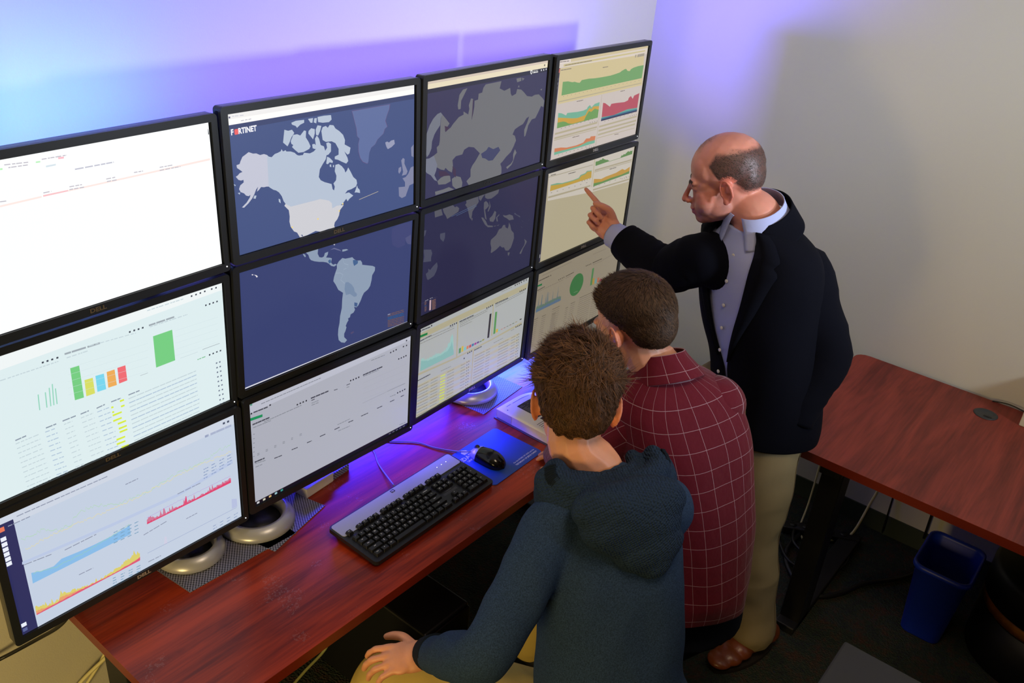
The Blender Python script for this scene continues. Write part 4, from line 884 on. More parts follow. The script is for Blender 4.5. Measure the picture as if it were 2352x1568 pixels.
bm = text_bm('hp', .0085, .0001, 'CENTER', M4=tilt @ Matrix.Translation((-0.01, kd / 2 - .0120, .0142)), bold=.0002); obj('badge_lettering', bm, M['white_ink'], e)
bm = bmesh.new()
for i in range(3): lathe(bm, [(0, .0137), (.0015, .0137), (.0015, .0141), (0, .0141)], 10, (px_ + (.7 + i * 1.0) * U, kd / 2 - .026, 0))
bm.transform(tilt); obj('indicator_lights', bm, mled, e)
bm = bmesh.new()
for i in range(3): box(bm, nx + .1 * U, yf + (2.0 - .14 * i) * U, .0121, nx + 2.9 * U, yf + (2.0 - .14 * i) * U + .0005, .0124)
bm = text_bm('! WARNING', .0045, .00005, 'CENTER', bm, Matrix.Translation((nx + 1.5 * U, yf + 2.3 * U, .0123))); bm.transform(tilt); obj('warning_print', bm, M['cable_grey'], e)

# mouse pad and mouse
bm = bmesh.new(); prism(bm, rrect(-0.118, -0.093, 0.118, 0.093, 0.014, 6), 0, 0.0025)
o = obj('mouse_pad', bm, M['stain']); o.location = (0.703, -0.2035, DZ + .0002); o.rotation_euler = (0, 0, .03)
tag(o, 'blue mouse pad with white university lettering under the mouse', 'mouse pad')
bm = text_bm('For the WORD OF GOD and the', .0072, .00005, 'RIGHT', M4=Matrix.Translation((0.108, -0.066, .0027)), bold=.0001)
bm = text_bm('TESTIMONY OF JESUS CHRIST', .0078, .00005, 'RIGHT', bm, Matrix.Translation((0.108, -0.077, .0027)), bold=.0002)
bm = text_bm('CEDARVILLE', .022, .00005, 'CENTER', bm, Matrix.Translation((-0.052, 0.052, .0027)), bold=.0003)
bm = text_bm('UNIVERSITY', .011, .00005, 'CENTER', bm, Matrix.Translation((-0.052, 0.036, .0027)), bold=.0002)
prism(bm, [(-.062, .066), (-.042, .066), (-.040, .078), (-.052, .088), (-.064, .078)], .0026, .0028)
obj('pad_lettering', bm, M['white_ink'], o)
e = empty('mouse', (0.668, -0.204, DZ + .0028), 0.05); tag(e, 'black computer mouse with silver buttons on the blue pad', 'mouse')
def mouse_shell(ya, yb, mm_, nm, lift=0.0):
    bm = bmesh.new(); ny, nxx = 22, 16; R = []
    for i in range(ny + 1):
        y_ = ya + (yb - ya) * i / ny; v = y_ / .062
        hw = .031 * math.sqrt(max(1 - abs(v) ** 3.2, 0)) * (1 - .08 * v); hz = (.038 - .010 * (v + .2) ** 2) * math.sqrt(max(1 - abs(v) ** 3, 0.0)) + lift
        ring = []
        for j in range(nxx + 1):
            a = math.pi * j / nxx; ring.append(bm.verts.new((math.cos(a) * (hw + lift) * (1 + .0 * j), y_, max(math.sin(a), 0) ** .72 * hz)))
        R.append(ring)
    for A, B in zip(R, R[1:]):
        for j in range(nxx): f = bm.faces.new((A[j], A[j + 1], B[j + 1], B[j])); f.smooth = True
        bm.faces.new((A[0], B[0], B[nxx], A[nxx]))
    bmesh.ops.remove_doubles(bm, verts=bm.verts, dist=1e-6)
    obj(nm, bm, mm_, e)
mouse_shell(-.0619, .0619, mat('gloss_black', srgb(10, 10, 12), .16), 'shell')
mouse_shell(.026, .0612, M['silver'], 'buttons', .0006)
bm = bmesh.new(); lathe(bm, [(.0, -.004), (.008, -.004), (.009, 0), (.008, .004), (0, .004)], 20); bm.transform(Matrix.Translation((0, .040, .0265)) @ Matrix.Rotation(math.radians(90), 4, 'Y')); obj('wheel', bm, M['black'], e)

# open book
e = empty('book', (1.072, -0.188, DZ), -0.02); tag(e, 'thick open textbook lying on the desk beside the mouse pad', 'book')
def half(sx):
    W_, D_ = 0.205, 0.228
    def prof(n, base, top):
        return [(sx * W_ * i / n, top(i / n)) for i in range(n + 1)]
    top = lambda t: 0.012 + 0.026 * math.sin(min(t * 1.9, 1) * math.pi / 2) - .004 * t
    bm = bmesh.new(); n = 14; R = []
    for i in range(n + 1):
        t = i / n; xx = sx * W_ * t
        R.append([bm.verts.new((xx, -D_ / 2, .003)), bm.verts.new((xx, -D_ / 2, top(t) - .0015)), bm.verts.new((xx, D_ / 2, top(t) - .0015)), bm.verts.new((xx, D_ / 2, .003))])
    for A, B in zip(R, R[1:]):
        for j in range(4): bm.faces.new((A[j], B[j], B[(j + 1) % 4], A[(j + 1) % 4]))
    bm.faces.new(R[-1]); bm.faces.new(R[0][::-1]); bmesh.ops.recalc_face_normals(bm, faces=bm.faces)
    obj('page_block', bm, M['paper_edge'], e)
    bm = bmesh.new(); R = []
    for i in range(n + 1):
        t = i / n; xx = sx * (W_ + .003) * t
        R.append([bm.verts.new((xx, -D_ / 2 - .001, top(t) - .0012)), bm.verts.new((xx, -D_ / 2 - .001, top(t))), bm.verts.new((xx, D_ / 2 + .001, top(t))), bm.verts.new((xx, D_ / 2 + .001, top(t) - .0012))])
    for A, B in zip(R, R[1:]):
        for j in range(4): f = bm.faces.new((A[j], B[j], B[(j + 1) % 4], A[(j + 1) % 4])); f.smooth = True
    bm.faces.new(R[-1]); bm.faces.new(R[0][::-1]); bmesh.ops.recalc_face_normals(bm, faces=bm.faces)
    pg = obj('page', bm, M['paper'], e)
    return top, W_, D_
top, W_, D_ = half(-1); half(1)
bm = bmesh.new(); box(bm, -.212, -.119, 0, .212, .119, .0028, .001); obj('cover', bm, M['cover'], e)
bm = bmesh.new(); box(bm, -.2058, .052, .005, -.2040, .1135, .0315); obj('thumb_tabs', bm, M['paper_grey'], e)
def on_page(bm, x0, y0, x1, y1, dz=.0003):
    n = 6
    for i in range(n):
        xa = x0 + (x1 - x0) * i / n; xb = x0 + (x1 - x0) * (i + 1) / n
        za = top(abs(xa) / W_) + dz; zb = top(abs(xb) / W_) + dz
        bm.faces.new([bm.verts.new(p) for p in ((xa, y0, za), (xb, y0, zb), (xb, y1, zb), (xa, y1, za))])
bm = bmesh.new(); on_page(bm, -.150, -.010, -.035, .078)
rnd = random.Random(5)
for k in range(10): on_page(bm, -.185, -.035 - k * .008, -.185 + rnd.uniform(.09, .16), -.0332 - k * .008)
on_page(bm, -.150, -.024, -.125, -.017); on_page(bm, -.175, .099, -.155, .1005); on_page(bm, -.145, .099, -.06, .1003); on_page(bm, -.19, .082, -.186, .086)
obj('printed_figure', bm, M['ink'], e)
bm = bmesh.new()
for k in range(18):
    y_ = .072 - k * .0045
    for x_ in np.arange(-.146, -.05, .03):
        if rnd.random() < .6: on_page(bm, x_, y_, x_ + rnd.uniform(.008, .026), y_ + .0017, .0006)
obj('figure_text', bm, mat('grey_print', srgb(110, 108, 120), .6), e)
# ------------------------------------------------------------------ people: helpers
def V3(*a): return Vector(a)
def ell(bm, c, r, R=None, sub=3):
    g = bmesh.ops.create_icosphere(bm, subdivisions=sub, radius=1.0)
    m_ = Matrix.Translation(c) @ ((R.to_4x4() if R is not None else Matrix.Identity(4)) @ Matrix.Diagonal((r[0], r[1], r[2], 1)))
    bmesh.ops.transform(bm, matrix=m_, verts=g['verts'])
def limb(bm, P, Rr, n=5, seg=14):
    pts = catmull(P, n); rr = catmull([V3(x, 0, 0) for x in Rr], n)
    k = len(pts)
    tube(bm, pts, lambda t: max(rr[min(int(round(t * (k - 1))), k - 1)].x, .001), seg, 0)
    ell(bm, pts[0], (rr[0].x,) * 3, sub=2); ell(bm, pts[-1], (rr[-1].x,) * 3, sub=2)
def balls(bm, P, Rr, n=6, sub=2):
    pts = catmull(P, n); rr = catmull([V3(x, 0, 0) for x in Rr], n)
    for p, q in zip(pts, rr): ell(bm, p, (q.x,) * 3, sub=sub)
def loft(bm, rings, n=6, seg=40, ex=2.3, caps=True, opening=None, uv=None, jitter=None):
    # rings: (centre, left vector, forward vector, half width, half depth); closed round the body, or open at the front by opening(t)
    K = []
    for j in range(5): K.append(catmull([r_[j] if j < 3 else V3(r_[j], 0, 0) for r_ in rings], n))
    rows = []; cnt = len(K[0]); uvl = bm.loops.layers.uv.verify() if uv else None
    H = 0.0; hs = []
    for i in range(cnt):
        if i: H += (K[0][i] - K[0][i - 1]).length
        hs.append(H)
        c_, l_, f_ = K[0][i], K[1][i].normalized(), K[2][i]
        f_ = f_.normalized()
        a_, b_ = K[3][i].x, K[4][i].x; t = i / (cnt - 1)
        g0, g1 = opening(t) if opening else (0.0, 0.0); row = []
        m_ = seg + 1 if opening else seg
        for k in range(m_):
            th = g0 + (2 * math.pi - g0 - g1) * k / seg
            cs, sn = math.cos(th), math.sin(th)
            x_ = a_ * math.copysign(abs(sn) ** (2 / ex), sn); y_ = b_ * math.copysign(abs(cs) ** (2 / ex), cs)
            p = c_ + l_ * x_ + f_ * y_
            if jitter: p = p + (l_ * sn + f_ * cs) * jitter(t, th, p)
            row.append(bm.verts.new(p))
        rows.append(row)
    m_ = len(rows[0])
    for i in range(cnt - 1):
        for k in range(seg):
            k2 = (k + 1) % m_ if not opening else k + 1
            f = bm.faces.new((rows[i][k], rows[i + 1][k], rows[i + 1][k2], rows[i][k2])); f.smooth = True
            if uv:
                per = math.pi * (K[3][i].x + K[4][i].x)
                us = (k / seg * uv, (k + 1) / seg * uv)
                for l, (u_, v_) in zip(f.loops, ((us[0], hs[i]), (us[0], hs[i + 1]), (us[1], hs[i + 1]), (us[1], hs[i]))): l[uvl].uv = (u_, v_)
    if caps and not opening: bm.faces.new(rows[0]); bm.faces.new(rows[-1][::-1])
    return rows
def remesh(bm, voxel, it=6, fac=.5, name='body'):
    bmesh.ops.recalc_face_normals(bm, faces=bm.faces)
    me = bpy.data.meshes.new(name); bm.to_mesh(me); bm.free()
    o = bpy.data.objects.new('tmp', me); C.objects.link(o)
    r_ = o.modifiers.new('r', 'REMESH'); r_.mode = 'VOXEL'; r_.voxel_size = voxel; r_.adaptivity = 0
    if it:
        s_ = o.modifiers.new('s', 'SMOOTH'); s_.factor = fac; s_.iterations = it
    dg = bpy.context.evaluated_depsgraph_get(); out = bpy.data.meshes.new_from_object(o.evaluated_get(dg)); out.name = name
    bpy.data.objects.remove(o); bpy.data.meshes.remove(me)
    out.polygons.foreach_set('use_smooth', [True] * len(out.polygons))
    return out
def crease(me, amp, scale, stretch=(1, 1, 1), seed=0, mask=None):
    # soft folds: push vertices along their normals by ridged noise
    me.update(); n = len(me.vertices); co = np.empty(n * 3); me.vertices.foreach_get('co', co); co = co.reshape(-1, 3)
    no = np.array([v.normal[:] for v in me.vertices])
    for i in range(n):
        p = Vector((co[i, 0] * stretch[0] + seed, co[i, 1] * stretch[1], co[i, 2] * stretch[2])) * scale
        q = 1 - abs(noise.noise(p)) * 2.2
        k = amp * (q * .6 + noise.noise(p * 2.1) * .5)
        if mask: k *= mask(co[i])
        co[i] += no[i] * k
    me.vertices.foreach_set('co', co.ravel()); me.update()
def frame(fwd, up):
    y_ = Vector(fwd).normalized(); x_ = y_.cross(Vector(up)).normalized(); z_ = x_.cross(y_)
    return Matrix((x_, y_, z_)).transposed()
def head(bm, Hm, jaw=1.0, wide=1.0, smile=0.0):
    # Hm: 4x4 head frame, x right, y forward, z up; origin between the ears
    R = Hm.to_3x3()
    def E(c, r, rot=None, sub=3): ell(bm, Hm @ V3(c[0] * wide, c[1], c[2]), r, R @ rot if rot else R, sub)
    E((0, -.012, .038), (.076 * wide, .098, .086)); E((0, -.048, .012), (.068 * wide, .060, .068)); E((0, .040, .036), (.064 * wide, .048, .060))
    E((0, .044, -.032), (.061 * wide, .047, .066)); E((0, .032, -.074), (.050 * wide * jaw, .050, .038)); E((0, .010, -.055), (.056 * wide * jaw, .05, .045))
    E((0, .070, -.096), (.026 * jaw, .022, .019)); E((0, .050, -.088), (.038 * jaw, .036, .026)); E((0, .060, -.070), (.036 * jaw, .034, .034)); E((0, .052, .0), (.058, .040, .05))
    for s in (-1, 1):
        E((s * .033, .052, -.046), (.033, .033, .038)); E((s * .040, .060, -.026), (.020, .020, .018)); E((s * .026, .080, .012), (.028, .013, .011)); E((s * .030, .062, -.056), (.026, .026, .028))
        E((s * .012, .104, -.043), (.0078, .008, .0068)); E((s * .031, .077, -.004), (.0165, .0115, .0105)); E((s * .040, .020, -.058), (.024, .042, .036))
        # ear
        ce = V3(s * .079 * wide, -.008, -.012)
        Er = Matrix.Rotation(math.radians(s * 24), 3, 'Z') @ Matrix.Rotation(math.radians(8), 3, 'X')
        pts = []
        for k in range(15):
            a = math.radians(-60 + 300 * k / 14); pts.append(ce + Er @ V3(s * (.010 + .004 * math.sin(a)), -.017 * math.cos(a + .3) * (1.0 if math.sin(a) > -.3 else .8), .031 * math.sin(a)))
        balls(bm, [Hm @ p for p in pts], [.0042] * 15, 3)
        E2 = lambda c, r: ell(bm, Hm @ (ce + Er @ V3(*c)), r, R @ Er, 2)
        E2((s * .003, .0, 0), (.0055, .014, .026)); E2((s * .008, .002, -.029), (.005, .009, .010)); E2((s * .010, -.004, .008), (.0035, .007, .013)); E2((s * .006, .014, -.006), (.005, .004, .007))
        E2((-s * .006, .004, 0), (.012, .014, .024))
    balls(bm, [Hm @ V3(0, .088, .010), Hm @ V3(0, .098, -.010), Hm @ V3(0, .110, -.030), Hm @ V3(0, .114, -.040)], [.0070, .0070, .0086, .0098], 5)
    E((0, .100, -.046), (.013, .010, .006)); E((0, .089, -.060), (.020, .010, .012))
    E((0, .0945, -.0665 + smile * .002), (.0225, .0085, .0052)); E((0, .0925, -.0775), (.0185, .0080, .0062)); E((0, .083, -.086), (.018, .010, .010))
def hand(bm, W, fwd, back, th, curl, thumb, sc=1.0, spread=1.0):
    # W wrist; fwd towards the knuckles; back = normal out of the back of the hand; th = +1 when the thumb lies on the +x side
    R = frame(fwd, back); Hh = Matrix.Translation(W) @ (R @ Matrix.Scale(sc, 3)).to_4x4()
    X, Y, Z = V3(1, 0, 0), V3(0, 1, 0), V3(0, 0, 1)
    P = lambda x, y, z=0: Hh @ V3(x, y, z)
    RR = R * sc if False else R
    ell(bm, P(0, .002), (.026 * sc, .022 * sc, .018 * sc), R); ell(bm, P(th * .002, .030, -.001), (.034 * sc, .034 * sc, .0165 * sc), R); ell(bm, P(0, .062, 0), (.040 * sc, .034 * sc, .0135 * sc), R)
    ell(bm, P(th * .022, .030, -.008), (.018 * sc, .030 * sc, .015 * sc), R); ell(bm, P(-th * .022, .035, -.006), (.014 * sc, .034 * sc, .013 * sc), R)
    tips = []
    for i in range(4):
        bx = th * (.0295, .0100, -.0098, -.0280)[i]; by = (.086, .091, .087, .078)[i]; L = (.074, .081, .075, .060)[i]; r0 = (.0089, .0090, .0086, .0077)[i]
        sp = th * (.09, .02, -.05, -.14)[i] * spread
        ang = 0.0; p = V3(bx, by, .001); d0 = V3(math.sin(sp), math.cos(sp), 0)
        pts = [V3(bx * .85, by - .028, .001), p.copy()]; rs = [r0 * 1.0, r0 * 1.12]
        for j, fr in enumerate((.46, .30, .24)):
            ang += math.radians(curl[i][j]); d = d0 * math.cos(ang) - Z * math.sin(ang)
            mid = p + d * (L * fr * .5); p = p + d * (L * fr)
            pts += [mid, p.copy()]; rs += [r0 * (.98, .90, .84)[j], r0 * (1.0, .92, .76)[j]]
        balls(bm, [Hh @ q for q in pts], [x * sc for x in rs], 5); tips.append((Hh @ p, i))
    q = [V3(th * .016, .016, -.008)]; p = V3(th * .030, .036, -.010); q.append(p.copy())
    for (dx, dy, dz), L in zip(thumb, (.036, .030, .022)):
        d = V3(th * dx, dy, dz).normalized(); p = p + d * L; q.append(p.copy())
    balls(bm, [Hh @ a for a in q], [x * sc for x in (.014, .0135, .0115, .0105, .0082)], 6)
    return Hh
def surf_tree(me): return BVHTree.FromPolygons([v.co[:] for v in me.vertices], [p.vertices[:] for p in me.polygons])
def lerp_tab(tab, x):
    for (x0, y0), (x1, y1) in zip(tab, tab[1:]):
        if x <= x1: return y0 + (y1 - y0) * (x - x0) / (x1 - x0)
    return tab[-1][1]
def strands(name, tree, Hm, count, mask, comb, length, lift, width, m, parent, seed=1, seg=5, c0=(0, -.01, .025), droop=0.25, curl=.0, clump=0, follow=None):
    rnd = random.Random(seed); cw = Hm @ V3(*c0); R = Hm.to_3x3(); Ri = R.inverted(); Hi = Hm.inverted()
    VV = []; FF = []; CC = []; made = 0; tries = 0
    while made < count and tries < count * 8:
        tries += 1
        d = V3(rnd.gauss(0, 1), rnd.gauss(0, 1), rnd.gauss(0, 1)).normalized()
        pr = mask(d)
        if pr <= 0 or rnd.random() > pr: continue
        dw = R @ d
        h = tree.ray_cast(cw + dw * .25, -dw, .25)
        if h[0] is None: continue
        lp = Hi @ h[0]
        if abs(lp.x) > .068 and ((lp.y + .006) / .027) ** 2 + ((lp.z + .012) / .036) ** 2 < 1: continue
        n_ = h[1]; 
        if n_.dot(dw) < 0: n_ = -n_
        t = R @ comb(d, rnd); t = (t - n_ * t.dot(n_))
        if t.length < 1e-5: continue
        t.normalize(); L = length(d) * rnd.uniform(.75, 1.2); lf = lift(d) * rnd.uniform(.7, 1.3)
        if clump:
            q = V3(round(d.x * clump), round(d.y * clump), round(d.z * clump)); t = (t + V3(noise.noise(q * 3.1), noise.noise(q * 3.1 + V3(7, 0, 0)), noise.noise(q * 3.1 + V3(0, 9, 0))) * curl).normalized()
        p = h[0] - n_ * .0015; b_ = n_.cross(t).normalized(); wv = width * rnd.uniform(.7, 1.3); shade = rnd.random(); i0 = len(VV)
        vel = (t * (1 - min(lf, .95)) + n_ * lf).normalized(); bend = rnd.gauss(0, .25) + (1.3 * noise.noise(V3(round(d.x * 7), round(d.y * 7), round(d.z * 7)) * 1.7) if clump else 0)
        for k in range(seg + 1):
            u = k / seg; w_ = wv * (1 - u ** 2 * .85)
            VV.append((p - b_ * w_)[:]); VV.append((p + b_ * w_)[:]); CC += [shade, shade]
            vel = (vel + (t * .55 - n_ * .30) * (1.0 / seg) * (1.2 if lf > .3 else .5) + V3(0, 0, -droop / seg)).normalized()
            nxt = p + vel * (L / seg)
            if follow:
                hh = tree.find_nearest(nxt)
                if hh[0] is not None:
                    n2_ = hh[1] if hh[1].dot(nxt - cw) > 0 else -hh[1]
                    nxt = hh[0] + n2_ * (.0008 + follow * lf * L * (k + 1) / seg)
                    vel = (nxt - p).normalized(); sw_ = n2_.cross(vel)
                    vel = (vel + sw_ * (bend * 1.6 / seg)).normalized()
            p = nxt
        for k in range(seg): a = i0 + 2 * k; FF.append((a, a + 1, a + 3, a + 2))
        made += 1
    me = bpy.data.meshes.new(name); me.from_pydata(VV, [], FF)
    at_ = me.attributes.new('Shade', 'FLOAT', 'POINT'); at_.data.foreach_set('value', CC)
    me.polygons.foreach_set('use_smooth', [True] * len(FF))
    return link(name, me, m, parent)
def hair_mat(name, dark, light, rough=.42):
    m = bpy.data.materials.new(name); m.use_nodes = True; nt = m.node_tree; b = nt.nodes['Principled BSDF']
    at_ = node(m, 'ShaderNodeAttribute', attribute_name='Shade'); r = node(m, 'ShaderNodeValToRGB')
    r.color_ramp.elements[0].color = dark; r.color_ramp.elements[1].color = light
    nt.links.new(at_.outputs['Fac'], r.inputs['Fac']); nt.links.new(r.outputs['Color'], b.inputs['Base Color']); b.inputs['Roughness'].default_value = rough
    b.inputs['Specular IOR Level'].default_value = .25
    return m
def skin(name, col):
    m = bpy.data.materials.new(name); m.use_nodes = True; nt = m.node_tree; b = nt.nodes['Principled BSDF']
    at_ = node(m, 'ShaderNodeAttribute', attribute_name='Tone')
    tc = node(m, 'ShaderNodeTexCoord'); n_ = node(m, 'ShaderNodeTexNoise', Scale=38.0, Detail=4.0); nt.links.new(tc.outputs['Object'], n_.inputs['Vector'])
    mx = node(m, 'ShaderNodeMix', data_type='RGBA', blend_type='MULTIPLY'); mx.inputs[0].default_value = 1.0; mx.inputs[6].default_value = col
    nt.links.new(at_.outputs['Color'], mx.inputs[7])
    mr = node(m, 'ShaderNodeMapRange'); mr.inputs[3].default_value = .86; mr.inputs[4].default_value = 1.12; nt.links.new(n_.outputs['Fac'], mr.inputs[0])
    m2 = node(m, 'ShaderNodeMix', data_type='RGBA', blend_type='MULTIPLY'); m2.inputs[0].default_value = 1.0
    nt.links.new(mx.outputs[2], m2.inputs[6]); nt.links.new(mr.outputs[0], m2.inputs[7])
    nt.links.new(m2.outputs[2], b.inputs['Base Color'])
    b.inputs['Roughness'].default_value = .48; b.inputs['Subsurface Weight'].default_value = .22; b.inputs['Subsurface Radius'].default_value = (1, .32, .16); b.inputs['Subsurface Scale'].default_value = .006
    n3 = node(m, 'ShaderNodeTexNoise', Scale=420.0, Detail=2.0); nt.links.new(tc.outputs['Object'], n3.inputs['Vector'])
    bp = node(m, 'ShaderNodeBump', Strength=.18, Distance=.001); nt.links.new(n3.outputs['Fac'], bp.inputs['Height']); nt.links.new(bp.outputs['Normal'], b.inputs['Normal'])
    return m
def tone(me, Hm, fn, nails=()):
    a = me.attributes.new('Tone', 'FLOAT_COLOR', 'POINT'); Hi = Hm.inverted(); out = []
    for v in me.vertices:
        p = Hi @ v.co; c = fn(p) if p.length < .22 else (1, 1, 1)
        out += [c[0], c[1], c[2], 1]
    a.data.foreach_set('color', out)
def cloth(name, col, rough=.85, weave=900.0, st=.35, vary=None, col2=None):
    m = mat(name, col, rough, vary=vary); nt = m.node_tree; b = nt.nodes['Principled BSDF']
    tc = node(m, 'ShaderNodeTexCoord'); n_ = node(m, 'ShaderNodeTexNoise', Scale=weave, Detail=2.0); nt.links.new(tc.outputs['Object'], n_.inputs['Vector'])
    bp = node(m, 'ShaderNodeBump', Strength=st, Distance=.002); nt.links.new(n_.outputs['Fac'], bp.inputs['Height']); nt.links.new(bp.outputs['Normal'], b.inputs['Normal'])
    b.inputs['Sheen Weight'].default_value = .0; b.inputs['Specular IOR Level'].default_value = .12
    return m
SK_A = skin('skin_warm', srgb(214, 148, 112)); SK_C = skin('skin_ruddy', srgb(206, 138, 118)); SK_B = skin('skin_pale', srgb(212, 152, 124))
H_A = hair_mat('hair_brown', srgb(34, 20, 10), srgb(112, 76, 46), .6); H_B = hair_mat('hair_dark_brown', srgb(26, 17, 11), srgb(100, 74, 52), .6); H_C = hair_mat('hair_greying', srgb(26, 24, 22), srgb(92, 84, 76), .5)
eye_m = mat('eye', srgb(215, 210, 205), .15)
MAN = []
def eyes(Hm, par):
    for s in (-1, 1):
        bm = bmesh.new(); ell(bm, Hm @ V3(s * .0305, .0730, -.0065), (.0112,) * 3); obj('eye', bm, eye_m, par, True)

# ------------------------------------------------------------------ person A: seated in the hooded sweater
HA = Matrix.Translation((.360, -.672, 1.288)) @ (Matrix.Rotation(math.atan2(-.80, .60), 3, 'Z') @ Matrix.Rotation(math.radians(-17), 3, 'X')).to_4x4()
sA = V3(.86, -.50, 0); fA = V3(.50, .86, 0)
def headpt(Hm, *p): return Hm @ V3(*p)
bm = bmesh.new(); head(bm, HA)
nk = [headpt(HA, 0, -.015, -.03), headpt(HA, 0, -.038, -.085), V3(.345, -.748, 1.165), V3(.335, -.78, 1.10)]
limb(bm, nk, [.056, .054, .060, .075])
A_LS, A_RS = V3(.200, -.755, 1.085), V3(.430, -.880, 1.080)
A_LE, A_LW = V3(-.036, -.780, .925), V3(.014, -.592, .752)
A_RE, A_RW = V3(.67, -.71, .86), V3(.822, -.445, .785)
limb(bm, [V3(.335, -.78, 1.10), A_LS], [.07, .045], 3); limb(bm, [V3(.335, -.78, 1.10), A_RS], [.07, .045], 3)
limb(bm, [V3(.335, -.78, 1.08), V3(.30, -.87, .9), V3(.27, -.93, .72), V3(.27, -.93, .58)], [.10, .11, .11, .12])
limb(bm, [A_LS, A_LE, A_LW], [.045, .036, .026]); limb(bm, [A_RS, A_RE, A_RW], [.045, .036, .026])
limb(bm, [V3(.22, -.86, .57), V3(.03, -.50, .57)], [.075, .052]); limb(bm, [V3(.38, -.93, .57), V3(.72, -.52, .57)], [.075, .052])
limb(bm, [V3(.03, -.50, .56), V3(.0, -.40, .12)], [.05, .038]); limb(bm, [V3(.72, -.52, .56), V3(.72, -.38, .12)], [.05, .038])
cr_ = [(8, 28, 18), (10, 30, 20), (12, 30, 22), (14, 34, 24)]
hand(bm, A_LW, V3(-.105, .115, -.042), V3(-.20, -.10, .95), 1, cr_, [(.85, .7, -.1), (.55, .9, -.35), (.3, 1, -.4)], 1.0, 1.5)
hand(bm, A_RW, V3(-.05, .95, -.12), V3(.0, .1, 1), -1, [(10, 20, 12)] * 4, [(.9, .7, -.1), (.5, .9, -.2), (.3, 1, -.2)], .96, 1.0)
mesh_A = remesh(bm, .0031, 5, .5, 'person')
def toneA(p):
    r = abs(p.x)
    if r > .070 and ((p.y + .008) / .030) ** 2 + ((p.z + .012) / .038) ** 2 < 1: return (1.05, .80, .72)
    if p.y > .085 and -.083 < p.z < -.062: return (.95, .70, .70)
    return (1, 1, 1)
tone(mesh_A, HA, toneA)
pA = link('person', mesh_A, SK_A); tag(pA, 'seated person with tousled brown hair in a dark blue hooded sweater, hand on knee', 'person')
eyes(HA, pA)
tA = surf_tree(mesh_A)
W_A = V3(.22, -.62, .75).normalized()
hlA = [(0, .45), (40, .40), (62, .22), (80, .16), (98, .10), (110, -.25), (124, -.60), (150, -.70), (180, -.71)]
def maskA(d):
    az = math.degrees(math.atan2(abs(d.x), d.y)); h = lerp_tab(hlA, az)
    return 1 if d.z > h else 0
def combA(d, rnd):
    t = d - W_A * d.dot(W_A); 
    if t.length < .02: t = V3(rnd.uniform(-1, 1), rnd.uniform(-1, 1), 0)
    t.normalize(); sw = W_A.cross(t)
    return t + sw * (.75 if d.z > .2 else .25) + V3(rnd.gauss(0, .22), rnd.gauss(0, .22), rnd.gauss(0, .15))
# close cap under the locks
def hair_cap(name, tree, Hm, mask, off, m, parent, seed, c0=(0, -.01, .025), rough=.002, par_sub=5, lump=.35):
    bm = bmesh.new(); bmesh.ops.create_icosphere(bm, subdivisions=par_sub, radius=1.0); R = Hm.to_3x3(); cw = Hm @ V3(*c0); dele = []
    Hi = Hm.inverted()
    for v in bm.verts:
        d = v.co.normalized(); dw = R @ d; h = tree.ray_cast(cw + dw * .25, -dw, .25)
        if h[0] is None: dele.append(v); v.co = cw; continue
        k = mask(d); lp = Hi @ h[0]
        ear = abs(lp.x) > .074 and -.04 < lp.y < .03 and lp.z < .02
        rr = (h[0] - cw).length
        if ear: rr = min(rr, .078)
        v.co = cw + dw * (rr + (off(d) * (1 + lump * noise.noise(d * 6 + V3(seed, 0, 0))) if k > 0 else -.004) + rough * noise.noise(d * 22))
        if k <= 0: dele.append(v)
    keep = set(dele)
    bmesh.ops.delete(bm, geom=[f for f in bm.faces if all(v in keep for v in f.verts)], context='FACES')
    bmesh.ops.delete(bm, geom=[v for v in bm.verts if not v.link_faces], context='VERTS')
    me = bpy.data.meshes.new(name); bm.to_mesh(me); bm.free(); me.polygons.foreach_set('use_smooth', [True] * len(me.polygons))
    a = me.attributes.new('Shade', 'FLOAT', 'POINT'); a.data.foreach_set('value', [.18] * len(me.vertices))
    return me
def join_hair(name, metas, m, parent):
    bm = bmesh.new(); lay = bm.verts.layers.float.new('Shade')
    for me in metas:
        n0 = len(bm.verts); bm.from_mesh(me)
    me2 = bpy.data.meshes.new(name); bm.to_mesh(me2); bm.free()
    me2.polygons.foreach_set('use_smooth', [True] * len(me2.polygons))
    return link(name, me2, m, parent)
def take(o):
    me = o.data; bpy.data.objects.remove(o); return me
capA = hair_cap('cap', tA, HA, maskA, lambda d: .012 + .012 * max(d.z, 0), H_A, None, 3, rough=.005)
cA = surf_tree(capA)
s1 = take(strands('s', cA, HA, 26000, maskA, combA, lambda d: .034 + .030 * max(d.z, 0) if d.z > .1 else .022, lambda d: .12 + .26 * max(d.z, 0) ** 2, .00060, H_A, None, 4, 6, droop=.25, curl=.7, clump=6, follow=.9))
s2 = take(strands('s', cA, HA, 4500, lambda d: 1 if d.z > .25 and maskA(d) else 0, lambda d, r: V3(-.55 + r.gauss(0, .5), .8, .2 + r.gauss(0, .4)), lambda d: .046, lambda d: .30, .0006, H_A, None, 9, 8, droop=.30, curl=1.2, clump=5))
join_hair('hair', [capA, s1, s2], H_A, pA)
